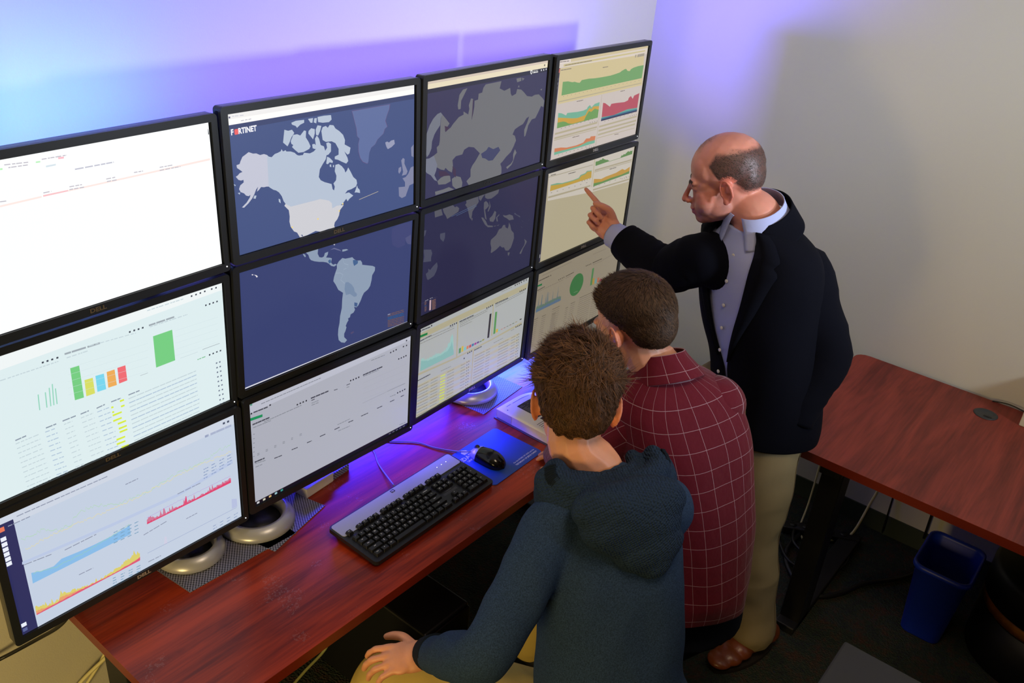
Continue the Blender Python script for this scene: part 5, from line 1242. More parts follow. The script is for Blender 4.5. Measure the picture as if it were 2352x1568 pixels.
# sweater
K_A = cloth('navy_knit', srgb(42, 60, 86), .9, 700, .5, vary=(420, .35)); K_AR = cloth('dark_rib_knit', srgb(20, 28, 38), .9, 500, .6)
bm = bmesh.new()
loft(bm, [(V3(.328, -.775, 1.150), sA, fA, .080, .07), (V3(.322, -.795, 1.115), sA, fA, .130, .090), (V3(.308, -.822, 1.055), sA, fA, .160, .112), (V3(.288, -.858, .96), sA, fA, .162, .124), (V3(.268, -.888, .86), sA, fA, .160, .130), (V3(.250, -.912, .76), sA, fA, .162, .134), (V3(.262, -.935, .66), sA, fA, .182, .142), (V3(.262, -.935, .56), sA, fA, .188, .15)], 6, 40, 2.4)
limb(bm, [A_LS + V3(.05, -.03, .0), A_LS, A_LS.lerp(A_LE, .5) + V3(-.006, -.005, .0), A_LE, A_LE.lerp(A_LW, .4) + V3(-.006, 0, .0), A_LE.lerp(A_LW, .88)], [.066, .064, .058, .053, .050, .040], 6, 20)
limb(bm, [A_RS + V3(-.05, .03, .0), A_RS, A_RS.lerp(A_RE, .5), A_RE, A_RE.lerp(A_RW, .5), A_RE.lerp(A_RW, .9)], [.072, .070, .064, .058, .052, .040], 6, 20)
limb(bm, [V3(.335, -.785, 1.13), A_LS + V3(0, 0, .012)], [.068, .060], 4, 18); limb(bm, [V3(.335, -.785, 1.13), A_RS + V3(0, 0, .012)], [.068, .060], 4, 18)
me = remesh(bm, .0075, 10, .5, 'sweater'); crease(me, .0055, 9, (1, 1, .55), 3)
sw = link('sweater', me, K_A, pA)
bm = bmesh.new(); a_ = A_LE.lerp(A_LW, .84); b_ = A_LW + (A_LW - A_LE).normalized() * .004; ax = (b_ - a_).normalized()
tube(bm, [a_, a_.lerp(b_, .35), a_.lerp(b_, .7), b_], lambda t: .0425 - .006 * t, 26, 3); o = obj('cuff', bm, K_AR, sw, True)
bm = bmesh.new(); a_ = A_RE.lerp(A_RW, .84); b_ = A_RW + (A_RW - A_RE).normalized() * .002; tube(bm, [a_, a_.lerp(b_, .5), b_], lambda t: .040 - .006 * t, 22, 3); obj('cuff', bm, K_AR, sw, True)
# hood: ribbed rim round the neck, pouch hanging on the back
km = cloth('seed_stitch_knit', srgb(38, 54, 76), .9, 500, .3); nt = km.node_tree; b = nt.nodes['Principled BSDF']
tc = node(km, 'ShaderNodeTexCoord'); mp = node(km, 'ShaderNodeMapping'); mp.inputs['Rotation'].default_value = (.4, .3, .78); nt.links.new(tc.outputs['Object'], mp.inputs['Vector'])
vo = node(km, 'ShaderNodeTexVoronoi', Scale=185.0); nt.links.new(mp.outputs[0], vo.inputs['Vector']); vo.inputs['Randomness'].default_value = .35
bp = node(km, 'ShaderNodeBump', Strength=1.0, Distance=.006); bp.invert = True; nt.links.new(vo.outputs['Distance'], bp.inputs['Height']); nt.links.new(bp.outputs['Normal'], b.inputs['Normal'])
bk = (-fA + V3(0, 0, -.55)).normalized(); hc = V3(.322, -.782, 1.205)
bm = bmesh.new()
up_ = sA.cross(bk).normalized(); up_ = up_ if up_.z > 0 else -up_
sc_ = V3(.276, -.890, 1.138)
dn_ = (V3(.262, -.925, .76) - V3(.325, -.795, 1.115)).normalized(); nb = -fA
RB = Matrix((sA, dn_, sA.cross(dn_))).transposed()
ell(bm, sc_ + sA * .0, (.118, .075, .050), RB); ell(bm, sc_ + sA * .030 + dn_ * .050, (.085, .060, .045), RB); ell(bm, sc_ + sA * .045 + dn_ * .088, (.045, .036, .034), RB)
ell(bm, sc_ - dn_ * .035 + sA * .0, (.132, .055, .050), RB); ell(bm, hc + V3(0, 0, -.088) + bk * .01, (.120, .080, .036), Matrix((sA, bk, sA.cross(bk))).transposed())
P_ = []
for k in range(25):
    a = math.radians(-196 + 212 * k / 24)     # open at the throat
    P_.append(hc + sA * (.118 * math.cos(a) + .012) + bk * (-.062 * math.sin(a)) + V3(0, 0, -.016 * math.cos(a) ** 4))
balls(bm, P_, [.020 + .008 * math.sin(k / 24 * math.pi) for k in range(25)], 3)
P2 = [p + (p - hc) * .16 + V3(0, 0, -.030) for p in P_]; balls(bm, P2, [.026] * 25, 3)
P2 = [p + (p - hc) * .18 + V3(0, 0, -.055) for p in P_]; balls(bm, P2, [.026] * 25, 3)
balls(bm, [hc + V3(.012, .022, .006) + sA * (.088 * math.cos(x)) - bk * (.062 * math.sin(x)) - V3(0, 0, .030 * math.cos(x) ** 4) for x in [math.radians(-185 + 190 * k / 14) for k in range(15)]], [.019] * 15, 3)
me = remesh(bm, .006, 8, .5, 'hood'); crease(me, .008, 8, (1, 1, 1), 11)
hd = link('hood', me, km, sw)
bm = bmesh.new()
for k in range(24):
    a, b2 = P_[k], P_[min(k + 1, 24)]
    for t in (0, .33, .66):
        p = a.lerp(b2, t); o_ = (p - hc).normalized()
        tg = (b2 - a).normalized(); q = [p + o_ * .026 * math.cos(x) + tg.cross(o_) * .026 * math.sin(x) for x in (-1.3, -.8, -.3, .2, .7, 1.2)]
        tube(bm, q, .0026, 5, 2)
obj('hood_rib', bm, K_AR, hd, True)
# trousers of A
T_A = cloth('khaki_cotton', srgb(198, 172, 98), .85, 900, .25)
bm = bmesh.new()
loft(bm, [(V3(.262, -.93, .68), sA, fA, .16, .125), (V3(.262, -.925, .58), sA, fA, .18, .14), (V3(.27, -.92, .50), sA, fA, .17, .14)], 4, 30)
limb(bm, [V3(.22, -.86, .575), V3(.125, -.68, .585), V3(.03, -.505, .590), V3(.008, -.440, .50), V3(0, -.41, .30), V3(0, -.40, .10)], [.092, .088, .080, .072, .064, .062], 6, 22)
limb(bm, [V3(.38, -.90, .575), V3(.55, -.70, .585), V3(.72, -.52, .585), V3(.73, -.46, .50), V3(.72, -.42, .30), V3(.72, -.40, .10)], [.092, .088, .078, .072, .064, .062], 6, 22)
me = remesh(bm, .008, 6, .5, 'trousers'); crease(me, .005, 10, (1, 1, 1), 5); link('trousers', me, T_A, pA)
SHOE = mat('dark_shoe', srgb(24, 22, 22), .5)
def shoe(par, heel, toe, m, sole_m, nm='shoe', w_=.047, h_=.085):
    d = (toe - heel); L = d.length; d.normalize(); s_ = V3(-d.y, d.x, 0); U_ = V3(0, 0, 1)
    bm = bmesh.new()
    for t, ww, hh in ((.10, .036, .040), (.25, .038, .046), (.42, .040, .040), (.58, .046, .032), (.74, .048, .026), (.88, .040, .021)):
        ell(bm, heel + d * (t * L) + U_ * (hh + .014), (L * .15, ww * w_ / .047, hh), Matrix((d, s_, U_)).transposed(), 3)
    ell(bm, heel + d * (.16 * L) + U_ * .075, (.045, .036, .036), Matrix((d, s_, U_)).transposed(), 3)
    me = remesh(bm, .005, 6, .5, nm); o = link(nm, me, m, par)
    bm = bmesh.new(); pts = [];
    for k in range(32):
        a = 2 * math.pi * k / 32; u = .5 + .5 * math.cos(a); ww = w_ * (.80 + .25 * math.sin(u * 2.8)) * math.copysign(abs(math.sin(a)) ** .7, math.sin(a)); p = heel + d * (L * u) + s_ * ww; pts.append((p.x, p.y))
    prism(bm, pts, .001, .016); obj('sole', bm, sole_m, o)
    return o
shoe(pA, V3(.0, -.46, 0), V3(.0, -.19, 0), SHOE, M['black']); shoe(pA, V3(.72, -.45, 0), V3(.72, -.18, 0), SHOE, M['black'])
def chair(loc, rz, label):
    e = empty('office_chair', loc, rz); tag(e, label, 'chair', None)
    bm = bmesh.new(); box(bm, -.22, -.22, .40, .22, .22, .455, .02); obj('seat', bm, cloth('black_seat_fabric', srgb(20, 20, 22)), e)
    bm = bmesh.new(); lathe(bm, [(.03, .10), (.03, .25), (.02, .25), (.02, .40)], 16); obj('column', bm, M['metal_black'], e)
    for k in range(5):
        a = k * 2 * math.pi / 5 + .3
        bm = bmesh.new(); tube(bm, [(0, 0, .11), (.14 * math.cos(a), .14 * math.sin(a), .10), (.26 * math.cos(a), .26 * math.sin(a), .075)], .016, 8, 3); l_ = obj('leg', bm, M['metal_black'], e)
        bm = bmesh.new(); lathe(bm, [(0, -.018), (.027, -.018), (.03, 0), (.027, .018), (0, .018)], 16); bm.transform(Matrix.Translation((.26 * math.cos(a), .26 * math.sin(a), .031)) @ Matrix.Rotation(math.radians(90), 4, 'X')); obj('caster', bm, M['black'], l_)
    return e
chair((.27, -.91, 0), math.atan2(-.5, .86), 'black office chair under the person in the hooded sweater')

# ------------------------------------------------------------------ person B: seated in the maroon windowpane shirt
HB = Matrix.Translation((.786, -.568, 1.294)) @ (Matrix.Rotation(math.atan2(-.06, 1), 3, 'Z') @ Matrix.Rotation(math.radians(-14), 3, 'X') * 1.03).to_4x4()
sB = V3(.94, -.34, 0); fB = V3(.34, .94, 0)
B_LS, B_RS = V3(.690, -.680, 1.085), V3(.950, -.775, 1.095)
B_LE, B_LW = V3(.66, -.52, .88), V3(.80, -.38, .80)
B_RE, B_RW = V3(1.06, -.60, .88), V3(1.08, -.40, .79)
bm = bmesh.new(); head(bm, HB, 1.02)
limb(bm, [headpt(HB, 0, -.018, -.03), headpt(HB, 0, -.042, -.09), V3(.805, -.650, 1.20), V3(.81, -.68, 1.12)], [.058, .056, .060, .075])
limb(bm, [V3(.83, -.69, 1.12), B_LS], [.07, .045], 3); limb(bm, [V3(.83, -.69, 1.12), B_RS], [.07, .045], 3)
limb(bm, [V3(.83, -.70, 1.10), V3(.83, -.80, .92), V3(.80, -.86, .72), V3(.78, -.86, .58)], [.10, .11, .11, .12])
limb(bm, [B_LS, B_LE, B_LW], [.045, .036, .026]); limb(bm, [B_RS, B_RE, B_RW], [.045, .036, .026])
limb(bm, [V3(.70, -.83, .56), V3(.72, -.42, .56)], [.075, .052]) if False else None
limb(bm, [V3(.72, -.83, .56), V3(.86, -.60, .56)], [.075, .06]); limb(bm, [V3(.90, -.86, .56), V3(1.08, -.50, .56)], [.075, .052]); limb(bm, [V3(1.08, -.50, .55), V3(1.08, -.42, .12)], [.05, .038]); limb(bm, [V3(.86, -.60, .55), V3(.92, -.66, .12)], [.05, .038])
hand(bm, B_RW, V3(-.1, .9, -.2), V3(0, .1, 1), -1, [(15, 25, 15)] * 4, [(.9, .7, -.1), (.5, .9, -.2), (.3, 1, -.2)])
hand(bm, V3(.80, -.345, .785), V3(.5, .85, -.2), V3(0, .1, 1), 1, [(15, 25, 15)] * 4, [(.9, .7, -.1), (.5, .9, -.2), (.3, 1, -.2)], .9) if False else None
meB = remesh(bm, .0034, 5, .5, 'person')
tone(meB, HB, toneA)
pB = link('person', meB, SK_B); tag(pB, 'seated person with short dark hair in a maroon shirt with thin white checks', 'person')
eyes(HB, pB); pB.location = (-.010, .012, -.006); tB = surf_tree(meB)
hlB = [(0, .50), (40, .42), (60, .22), (80, .05), (92, -.10), (105, -.28), (125, -.60), (180, -.66)]
def maskB(d): return 1 if d.z > lerp_tab(hlB, math.degrees(math.atan2(abs(d.x), d.y))) else 0
W_B = V3(.10, -.45, .88).normalized()
def combB(d, rnd):
    t = d - W_B * d.dot(W_B); t = t.normalized() if t.length > .02 else V3(1, 0, 0)
    return t + W_B.cross(t) * .3 + V3(rnd.gauss(0, .15), rnd.gauss(0, .15), rnd.gauss(0, .12))
capB = hair_cap('cap', tB, HB, maskB, lambda d: .003 + .010 * max(d.z, 0) + .008 * max(d.y, 0), H_B, None, 5, rough=.0005, lump=.08)
cB = surf_tree(capB)
s1 = take(strands('s', cB, HB, 24000, maskB, combB, lambda d: .011 + .008 * max(d.z, 0), lambda d: .45, .00055, H_B, None, 14, 3, droop=.1, curl=.25, clump=9, follow=.5))
s2 = take(strands('s', cB, HB, 1500, lambda d: 1 if d.y > .45 and maskB(d) else 0, lambda d, r: V3(r.gauss(0, .3), .8, .6), lambda d: .016, lambda d: .75, .0006, H_B, None, 19, 5, droop=.1, curl=.6, clump=6))
join_hair('hair', [capB, s1, s2], H_B, pB)
# plaid shirt, grid from the cloth's own coordinates
pm = bpy.data.materials.new('maroon_windowpane'); pm.use_nodes = True; nt = pm.node_tree; b = nt.nodes['Principled BSDF']
uvn = node(pm, 'ShaderNodeUVMap'); se = node(pm, 'ShaderNodeSeparateXYZ'); nt.links.new(uvn.outputs[0], se.inputs[0])
def stripe(out, per, wd):
    f_ = math_n(pm, 'FRACT', math_n(pm, 'DIVIDE', out, per)); return math_n(pm, 'LESS_THAN', f_, wd / per)
g_ = math_n(pm, 'MAXIMUM', stripe(se.outputs[0], .046, .0012), stripe(se.outputs[1], .050, .0012))
mx = node(pm, 'ShaderNodeMix', data_type='RGBA'); nt.links.new(math_n(pm, 'MULTIPLY', g_, .40), mx.inputs[0]); mx.inputs[6].default_value = srgb(92, 8, 28); mx.inputs[7].default_value = srgb(214, 186, 196)
nt.links.new(mx.outputs[2], b.inputs['Base Color']); b.inputs['Roughness'].default_value = .8; b.inputs['Sheen Weight'].default_value = .1; b.inputs['Specular IOR Level'].default_value = .2
tc = node(pm, 'ShaderNodeTexCoord'); n_ = node(pm, 'ShaderNodeTexNoise', Scale=26.0, Detail=3.0); nt.links.new(tc.outputs['Object'], n_.inputs['Vector']); bp = node(pm, 'ShaderNodeBump', Strength=.35, Distance=.012); nt.links.new(n_.outputs['Fac'], bp.inputs['Height']); nt.links.new(bp.outputs['Normal'], b.inputs['Normal'])
def foldj(amp, k=5, ph=0.0, z0=0):
    def j(t, th, p): return amp * (.6 * math.sin(th * k + ph + 6 * t) * (.3 + t) + .7 * noise.noise(p * 9 + V3(z0, 0, 0)) + .5 * noise.noise(V3(p.x * 16, p.y * 16, p.z * 5)))
    return j
bm = bmesh.new()
loft(bm, [(V3(.808, -.668, 1.200), sB, fB, .078, .070), (V3(.810, -.676, 1.184), sB, fB, .110, .084), (V3(.812, -.690, 1.158), sB, fB, .150, .100), (V3(.814, -.712, 1.115), sB, fB, .182, .116), (V3(.816, -.745, 1.04), sB, fB, .194, .130), (V3(.812, -.785, .93), sB, fB, .184, .138), (V3(.800, -.822, .82), sB, fB, .172, .140), (V3(.780, -.852, .72), sB, fB, .164, .142), (V3(.768, -.866, .675), sB, fB, .158, .142), (V3(.762, -.872, .645), sB, fB, .154, .140), (V3(.758, -.874, .625), sB, fB, .150, .138)], 7, 64, 2.35, True, None, 1.16, foldj(.006))
obj('shirt', bm, pm, pB, True); sh = C.objects[pB.children[-1].name] if False else pB.children[-1]
for nm, Pp, rr, sd in (('sleeve', [B_LS + V3(.075, -.02, .005), B_LS + V3(.02, 0, .006), B_LS.lerp(B_LE, .4), B_LE, B_LE.lerp(B_LW, .5), B_LW], [.070, .070, .064, .056, .050, .040], 1), ('sleeve', [B_RS + V3(-.075, .02, .0), B_RS + V3(-.02, 0, .0), B_RS.lerp(B_RE, .4), B_RE, B_RE.lerp(B_RW, .5), B_RW], [.074, .072, .066, .058, .050, .040], 2)):
    bm = bmesh.new(); pts = catmull(Pp, 6); rc = catmull([V3(x, 0, 0) for x in rr], 6); rings = []
    R_ = []
    for i, p in enumerate(pts):
        t_ = (pts[min(i + 1, len(pts) - 1)] - pts[max(i - 1, 0)]).normalized(); l_ = t_.cross(V3(0, 0, 1)).normalized(); f_ = l_.cross(t_); R_.append((p, l_, f_, rc[i].x, rc[i].x))
    loft(bm, R_, 1, 36, 2.0, True, None, .48, foldj(.005, 3, sd, sd * 5)); obj(nm, bm, pm, sh, True)
# collar: stand and fold
bm = bmesh.new(); loft(bm, [(V3(.806, -.640, 1.238), sB, fB + V3(0, 0, -.45), .066, .066), (V3(.806, -.646, 1.224), sB, fB + V3(0, 0, -.45), .073, .072), (V3(.808, -.658, 1.198), sB, fB + V3(0, 0, -.5), .088, .084), (V3(.810, -.670, 1.172), sB, fB + V3(0, 0, -.5), .104, .098)], 5, 48, 2.1, False, lambda t: (.28 + .1 * t,) * 2, .46)
o = obj('collar', bm, pm, sh, True); md = o.modifiers.new('s', 'SOLIDIFY'); md.thickness = .003; md.offset = 1
T_B = cloth('dark_denim', srgb(26, 30, 42), .85)
bm = bmesh.new()
loft(bm, [(V3(.80, -.86, .64), sB, fB, .155, .13), (V3(.79, -.865, .50), sB, fB, .165, .14)], 4, 30)
limb(bm, [V3(.72, -.82, .56), V3(.86, -.60, .565), V3(.88, -.60, .45), V3(.92, -.66, .10)], [.088, .078, .07, .06], 6, 20); limb(bm, [V3(.90, -.86, .56), V3(1.08, -.50, .565), V3(1.10, -.46, .45), V3(1.08, -.42, .10)], [.088, .078, .07, .06], 6, 20)
link('trousers', remesh(bm, .009, 6, .5, 'trousers'), T_B, pB)
shoe(pB, V3(.92, -.70, 0), V3(.92, -.43, 0), SHOE, M['black']); shoe(pB, V3(1.08, -.46, 0), V3(1.08, -.19, 0), SHOE, M['black'])
chair((.77, -.70, 0), -.34, 'black office chair under the person in the maroon shirt')

# ------------------------------------------------------------------ person C: standing, balding, in the navy blazer, pointing
HC = Matrix.Translation((1.252, -.514, 1.572)) @ (Matrix.Rotation(math.atan2(.42, .90), 3, 'Z') @ Matrix.Rotation(math.radians(-17), 3, 'X') @ Matrix.Identity(3) * 1.04).to_4x4()
def tpos(x, y, z):
    k = max(0, min(1, (z - .1) / .75)); return V3(x, y, z) + V3(-.049, .020, 0).lerp(V3(-.075, .050, 0), k)
def cpos(x, y, z):
    k = max(0, min(1, (z - .90) / .35)); k2 = max(0, min(1, (z - 1.25) / .20))
    return V3(x, y, z) + V3(-.035, .003, 0).lerp(V3(-.045, .030, .022), k) + V3(-.025, .015, .033) * k2
lC = V3(-.26, -.965, 0).normalized(); fC = V3(-.965, .26, 0).normalized()
lJ = V3(-.45, -.88, 0).normalized(); fJ = V3(-.88, .45, 0).normalized()
lH = V3(.05, -1, 0).normalized(); fH = V3(-1, -.05, 0).normalized()
C_LS, C_RS = V3(1.350, -.758, 1.332), V3(1.232, -.515, 1.335)
C_RE, C_RW = V3(1.248, -.385, 1.262), V3(1.293, -.158, 1.285)
C_LE, C_LW = V3(1.385, -.868, 1.110), V3(1.305, -.842, .890)
nC = cpos(1.345, -.660, 1.435)
bm = bmesh.new(); head(bm, HC, 1.08, 1.02, 1)
balls(bm, [headpt(HC, 0, -.015, -.02), headpt(HC, 0, -.030, -.07), nC, nC.lerp(cpos(1.37, -.67, 1.33), .6)], [.062, .060, .066, .085], 8, 3)
limb(bm, [cpos(1.36, -.66, 1.36), C_LS], [.07, .048], 3); limb(bm, [cpos(1.36, -.66, 1.36), C_RS], [.07, .048], 3)
limb(bm, [cpos(1.37, -.66, 1.33), cpos(1.37, -.70, 1.15), cpos(1.38, -.74, .98), cpos(1.39, -.76, .90)], [.10, .11, .11, .11])
limb(bm, [C_LS, C_LE, C_LW], [.047, .038, .028]); limb(bm, [C_RS, C_RE, C_RW], [.047, .036, .027])
C_HP = cpos(1.40, -.76, .90)
limb(bm, [tpos(1.39, -.83, .88), tpos(1.358, -.862, .50), tpos(1.350, -.922, .09)], [.08, .055, .04]); limb(bm, [tpos(1.40, -.68, .88), tpos(1.40, -.645, .50), tpos(1.42, -.625, .09)], [.08, .055, .04])
pf = V3(-.20, .79, .59)      # towards the knuckles
hand(bm, C_RW, pf, V3(.74, .40, -.30), 1 if False else -1, [(0, 6, 4), (72, 82, 48), (80, 86, 50), (84, 86, 50)], [(.35, .85, -.75), (-.25, .95, -.55), (-.45, .9, -.1)], 1.06, .5)
hand(bm, C_LW, V3(-.35, .35, -.75), V3(-.1, -.95, .1), 1, [(20, 30, 20)] * 4, [(.9, .7, -.1), (.5, .9, -.2), (.3, 1, -.2)])
meC = remesh(bm, .0030, 9, .5, 'person')
hlC = [(0, .75), (45, .62), (60, .20), (72, -.15), (80, -.30), (92, -.20), (105, -.38), (125, -.62), (150, -.60), (180, -.60)]
def sideC(d):      # the grown sides and back, below the bald crown
    az = math.degrees(math.atan2(abs(d.x), d.y)); lo = lerp_tab(hlC, az)
    hi = lerp_tab([(0, .0), (55, .50), (70, .72), (110, .74), (150, .66), (180, .62)], az) + .04 * noise.noise(d * 7)
    if az < 52: return 0
    return max(0, min(1, (d.z - lo) / .12)) * max(0, min(1, (hi - d.z) / .16))
def topC(d):       # thin island of hair over the forehead
    return .8 * max(0, 1 - abs(d.x + .02) / .34) * max(0, min(1, (d.y - .10) / .3)) * max(0, min(1, (.80 - d.y) / .12)) if d.z > .45 else 0
def toneC(p):
    c = toneA(p)
    if c != (1, 1, 1): return (1.0, .74, .70) if c[1] > .75 else c
    d = V3(p.x, p.y + .01, p.z - .025)
    d.normalize(); k = min(1, sideC(d) * .93 + topC(d) * .7)
    base = [1, 1, 1]
    if p.y > .03 and -.045 < p.z < -.012 and abs(p.x) > .02: base = [1.02, .88, .86]
    if p.y > .10: base = [1.0, .80, .78]
    if p.z < -.055 and p.y > -.01: base = [.90, .88, .88]
    return tuple(b_ * (1 - k) + q * k for b_, q in zip(base, (.10, .105, .13)))
tone(meC, HC, toneC)
pC = link('person', meC, SK_C); tag(pC, 'standing balding person in a navy blazer and khaki trousers pointing at a monitor', 'person')
eyes(HC, pC); tC = surf_tree(meC)
cb = lambda d, r: V3(d.x * .2 + r.gauss(0, .35), -.8 + r.gauss(0, .3), -.6 + r.gauss(0, .3))
s1 = take(strands('s', tC, HC, 20000, sideC, cb, lambda d: .0070, lambda d: .40, .00045, H_C, None, 24, 2, droop=.1))
s2 = take(strands('s', tC, HC, 2600, topC, lambda d, r: V3(r.gauss(0, .3), -.5, .4), lambda d: .0075, lambda d: .5, .00040, H_C, None, 25, 2, droop=.1))
join_hair('hair', [s1, s2], H_C, pC)
rnd = random.Random(8); brow_m = mat('brow_hair', srgb(52, 38, 30), .6)
for s in (-1, 1):
    bm = bmesh.new(); root = None
    for k in range(150):
        u = rnd.random(); p = HC @ V3(s * (.012 + .036 * u), .093 - .014 * u ** 1.5 + .002, .010 + .006 * math.sin(u * 2.4) + rnd.gauss(0, .0018)); h = tC.find_nearest(p)
        if h[0] is None: continue
        w_ = HC.to_3x3() @ V3(s * 1.0, .15, .25 - .6 * u); w_.normalize(); tube(bm, [h[0], h[0] + w_ * .005 + h[1] * .0012, h[0] + w_ * .009], lambda t: .00055 * (1 - .7 * t), 3, 1, False)
    obj('eyebrow', bm, brow_m, pC)
# shirt under the blazer
SB = cloth('pale_blue_shirt', srgb(168, 176, 218), .75, 900, .2, vary=(5, .04)); J_C = cloth('navy_blazer', srgb(6, 7, 17), .95, 900, .2); T_C = cloth('khaki_twill', srgb(150, 134, 100), .85, 900, .25)
tl = lambda v, z: (v + V3(0, 0, z))
bm = bmesh.new()
loft(bm, [(cpos(1.352, -.664, 1.405), lC, fC, .085, .078), (cpos(1.358, -.668, 1.375), lC, fC, .14, .092), (cpos(1.362, -.672, 1.32), lC, fC, .17, .115), (cpos(1.364, -.68, 1.22), lC, fC, .165, .126), (cpos(1.368, -.70, 1.10), lC.lerp(lJ, .5), fC.lerp(fJ, .5), .158, .128), (cpos(1.38, -.73, .98), lJ, fJ, .155, .128), (cpos(1.39, -.75, .92), lJ, fJ, .155, .125)], 6, 48, 2.3, True, None, None, foldj(.0025))
obj('dress_shirt', bm, SB, pC, True); ds = pC.children[-1]
bm = bmesh.new(); loft(bm, [(cpos(1.338, -.656, 1.468), lC, fC + V3(0, 0, -.45), .073, .074), (cpos(1.340, -.657, 1.455), lC, fC + V3(0, 0, -.45), .078, .079), (cpos(1.344, -.660, 1.432), lC, fC + V3(0, 0, -.5), .086, .088), (cpos(1.348, -.662, 1.405), lC, fC + V3(0, 0, -.55), .096, .104)], 5, 48, 2.1, False, lambda t: (.16 + .30 * t,) * 2, None)
o = obj('collar', bm, SB, ds, True); md = o.modifiers.new('s', 'SOLIDIFY'); md.thickness = .0025; md.offset = 1
dirv = fC
for k in range(6):
    z_ = 1.345 - k * .068; cx_ = cpos(1.3605 + .002 * k, -.67 - .006 * max(k - 1, 0), z_); ff = fC.lerp(fJ, min(k / 5, 1) * .8).normalized(); dep = (.106, .122, .128, .1295, .130, .130)[k]
    bm = bmesh.new(); lathe(bm, [(0, 0), (.0055, 0), (.0058, .0015), (.004, .0025), (0, .002)], 14); bm.transform(Matrix.Translation(cx_ + ff * dep) @ V3(0, 0, 1).rotation_difference(ff).to_matrix().to_4x4()); obj('button', bm, M['pearl'], ds)
# blazer body open at the front
ring = [(cpos(1.356, -.666, 1.418), lC, fC, .098, .090), (cpos(1.362, -.669, 1.398), lC, fC, .145, .102), (cpos(1.366, -.672, 1.368), lC, fC, .185, .116), (cpos(1.370, -.676, 1.31), lC, fC, .200, .134), (cpos(1.374, -.684, 1.22), lC, fC, .198, .146), (cpos(1.378, -.70, 1.12), lC.lerp(lJ, .5), fC.lerp(fJ, .5), .190, .146), (cpos(1.386, -.725, 1.02), lJ, fJ, .180, .146), (cpos(1.388, -.742, .93), lJ, fJ, .176, .150), (cpos(1.388, -.750, .86), lJ, fJ, .174, .154), (cpos(1.388, -.752, .82), lJ, fJ, .172, .154)]
def openingC(t):
    g = lerp_tab([(0, .85), (.15, .60), (.35, .42), (.55, .20), (.66, .04), (.8, .03), (1.0, .16)], t)
    return g * .62, g
bm = bmesh.new(); rows = loft(bm, ring, 6, 72, 2.3, False, openingC, None, foldj(.004, 4))
bl = obj('blazer', bm, J_C, pC, True); md = bl.modifiers.new('s', 'SOLIDIFY'); md.thickness = .004; md.offset = -1
# lapels: turned-back flaps along the opening
R0 = [(i, r_[0].index) for i, r_ in enumerate([])]
def lap(side):
    bm = bmesh.new(); n_ = len(ringpts[side]); P0 = ringpts[side]; P1 = ringin[side]; L1 = []; 
    for i, (p, q) in enumerate(zip(P0, P1)):
        t = i / (n_ - 1); out_ = (q - p).normalized(); wd = lerp_tab([(0, .035), (.35, .075), (.42, .060), (.45, .082), (1, .006)], t)
        nn = (p - cpos(1.372, -.68, p.z)).normalized()
        L1.append((bm.verts.new(p + nn * .003), bm.verts.new(p + out_ * wd * .5 + nn * .010), bm.verts.new(p + out_ * wd + nn * .006)))
    for A, B in zip(L1, L1[1:]):
        for j in range(2): f = bm.faces.new((A[j], A[j + 1], B[j + 1], B[j])); f.smooth = True
    bmesh.ops.recalc_face_normals(bm, faces=bm.faces)
    o = obj('lapel', bm, J_C, bl); md = o.modifiers.new('s', 'SOLIDIFY'); md.thickness = .003; md.offset = 0
bmt = bmesh.new(); rw = loft(bmt, ring, 6, 72, 2.3, False, openingC, None, foldj(.004, 4)); nr = int(len(rw) * .64)
ringpts = {0: [r_[0].co.copy() for r_ in rw[:nr]], 1: [r_[-1].co.copy() for r_ in rw[:nr]]}; ringin = {0: [r_[7].co.copy() for r_ in rw[:nr]], 1: [r_[-8].co.copy() for r_ in rw[:nr]]}; bmt.free()
lap(0); lap(1)
bm = bmesh.new(); loft(bm, [(cpos(1.352, -.662, 1.455), lC, fC + V3(0, 0, -.5), .088, .088), (cpos(1.354, -.664, 1.435), lC, fC + V3(0, 0, -.5), .100, .098), (cpos(1.358, -.668, 1.405), lC, fC + V3(0, 0, -.5), .128, .108)], 5, 48, 2.1, False, lambda t: (.80, .85), None); o = obj('blazer_collar', bm, J_C, bl, True); md = o.modifiers.new('s', 'SOLIDIFY'); md.thickness = .004
def sleeve(P, Rr, nm, par, seg=36, amp=.005, m=J_C):
    bm = bmesh.new(); pts = catmull(P, 7); rc = catmull([V3(x, 0, 0) for x in Rr], 7); R_ = []; l_ = None
    for i, p in enumerate(pts):
        t_ = (pts[min(i + 1, len(pts) - 1)] - pts[max(i - 1, 0)]).normalized()
        l_ = t_.cross(V3(1, 0, 0) if abs(t_.x) < .7 else V3(0, 1, 0)).normalized() if l_ is None else (l_ - t_ * l_.dot(t_)).normalized()
        f_ = l_.cross(t_); R_.append((p, l_, f_, rc[i].x, rc[i].x))
    loft(bm, R_, 1, seg, 2.0, False, None, None, lambda t, th, p: amp * (noise.noise(p * 14) + .8 * noise.noise(V3(t * 26, th, 3)))); ell(bm, pts[0], (rc[0].x * .99,) * 3)
    o = obj(nm, bm, m, par, True); md = o.modifiers.new('s', 'SOLIDIFY'); md.thickness = .003; md.offset = -1; return o
sleeve([C_RS + V3(.045, -.06, -.02), C_RS, C_RS.lerp(C_RE, .5) + V3(-.008, 0, 0), C_RE + V3(0, 0, -.008), C_RE.lerp(C_RW, .45) + V3(0, 0, -.008), C_RE.lerp(C_RW, .80)], [.076, .076, .072, .070, .062, .054], 'sleeve', bl)
sleeve([C_LS + V3(-.03, .055, -.01), C_LS, C_LS.lerp(C_LE, .4), C_LE, C_LE.lerp(C_LW, .5), C_LE.lerp(C_LW, .93)], [.084, .082, .078, .075, .070, .066], 'sleeve', bl)
slv = bl.children[-1]
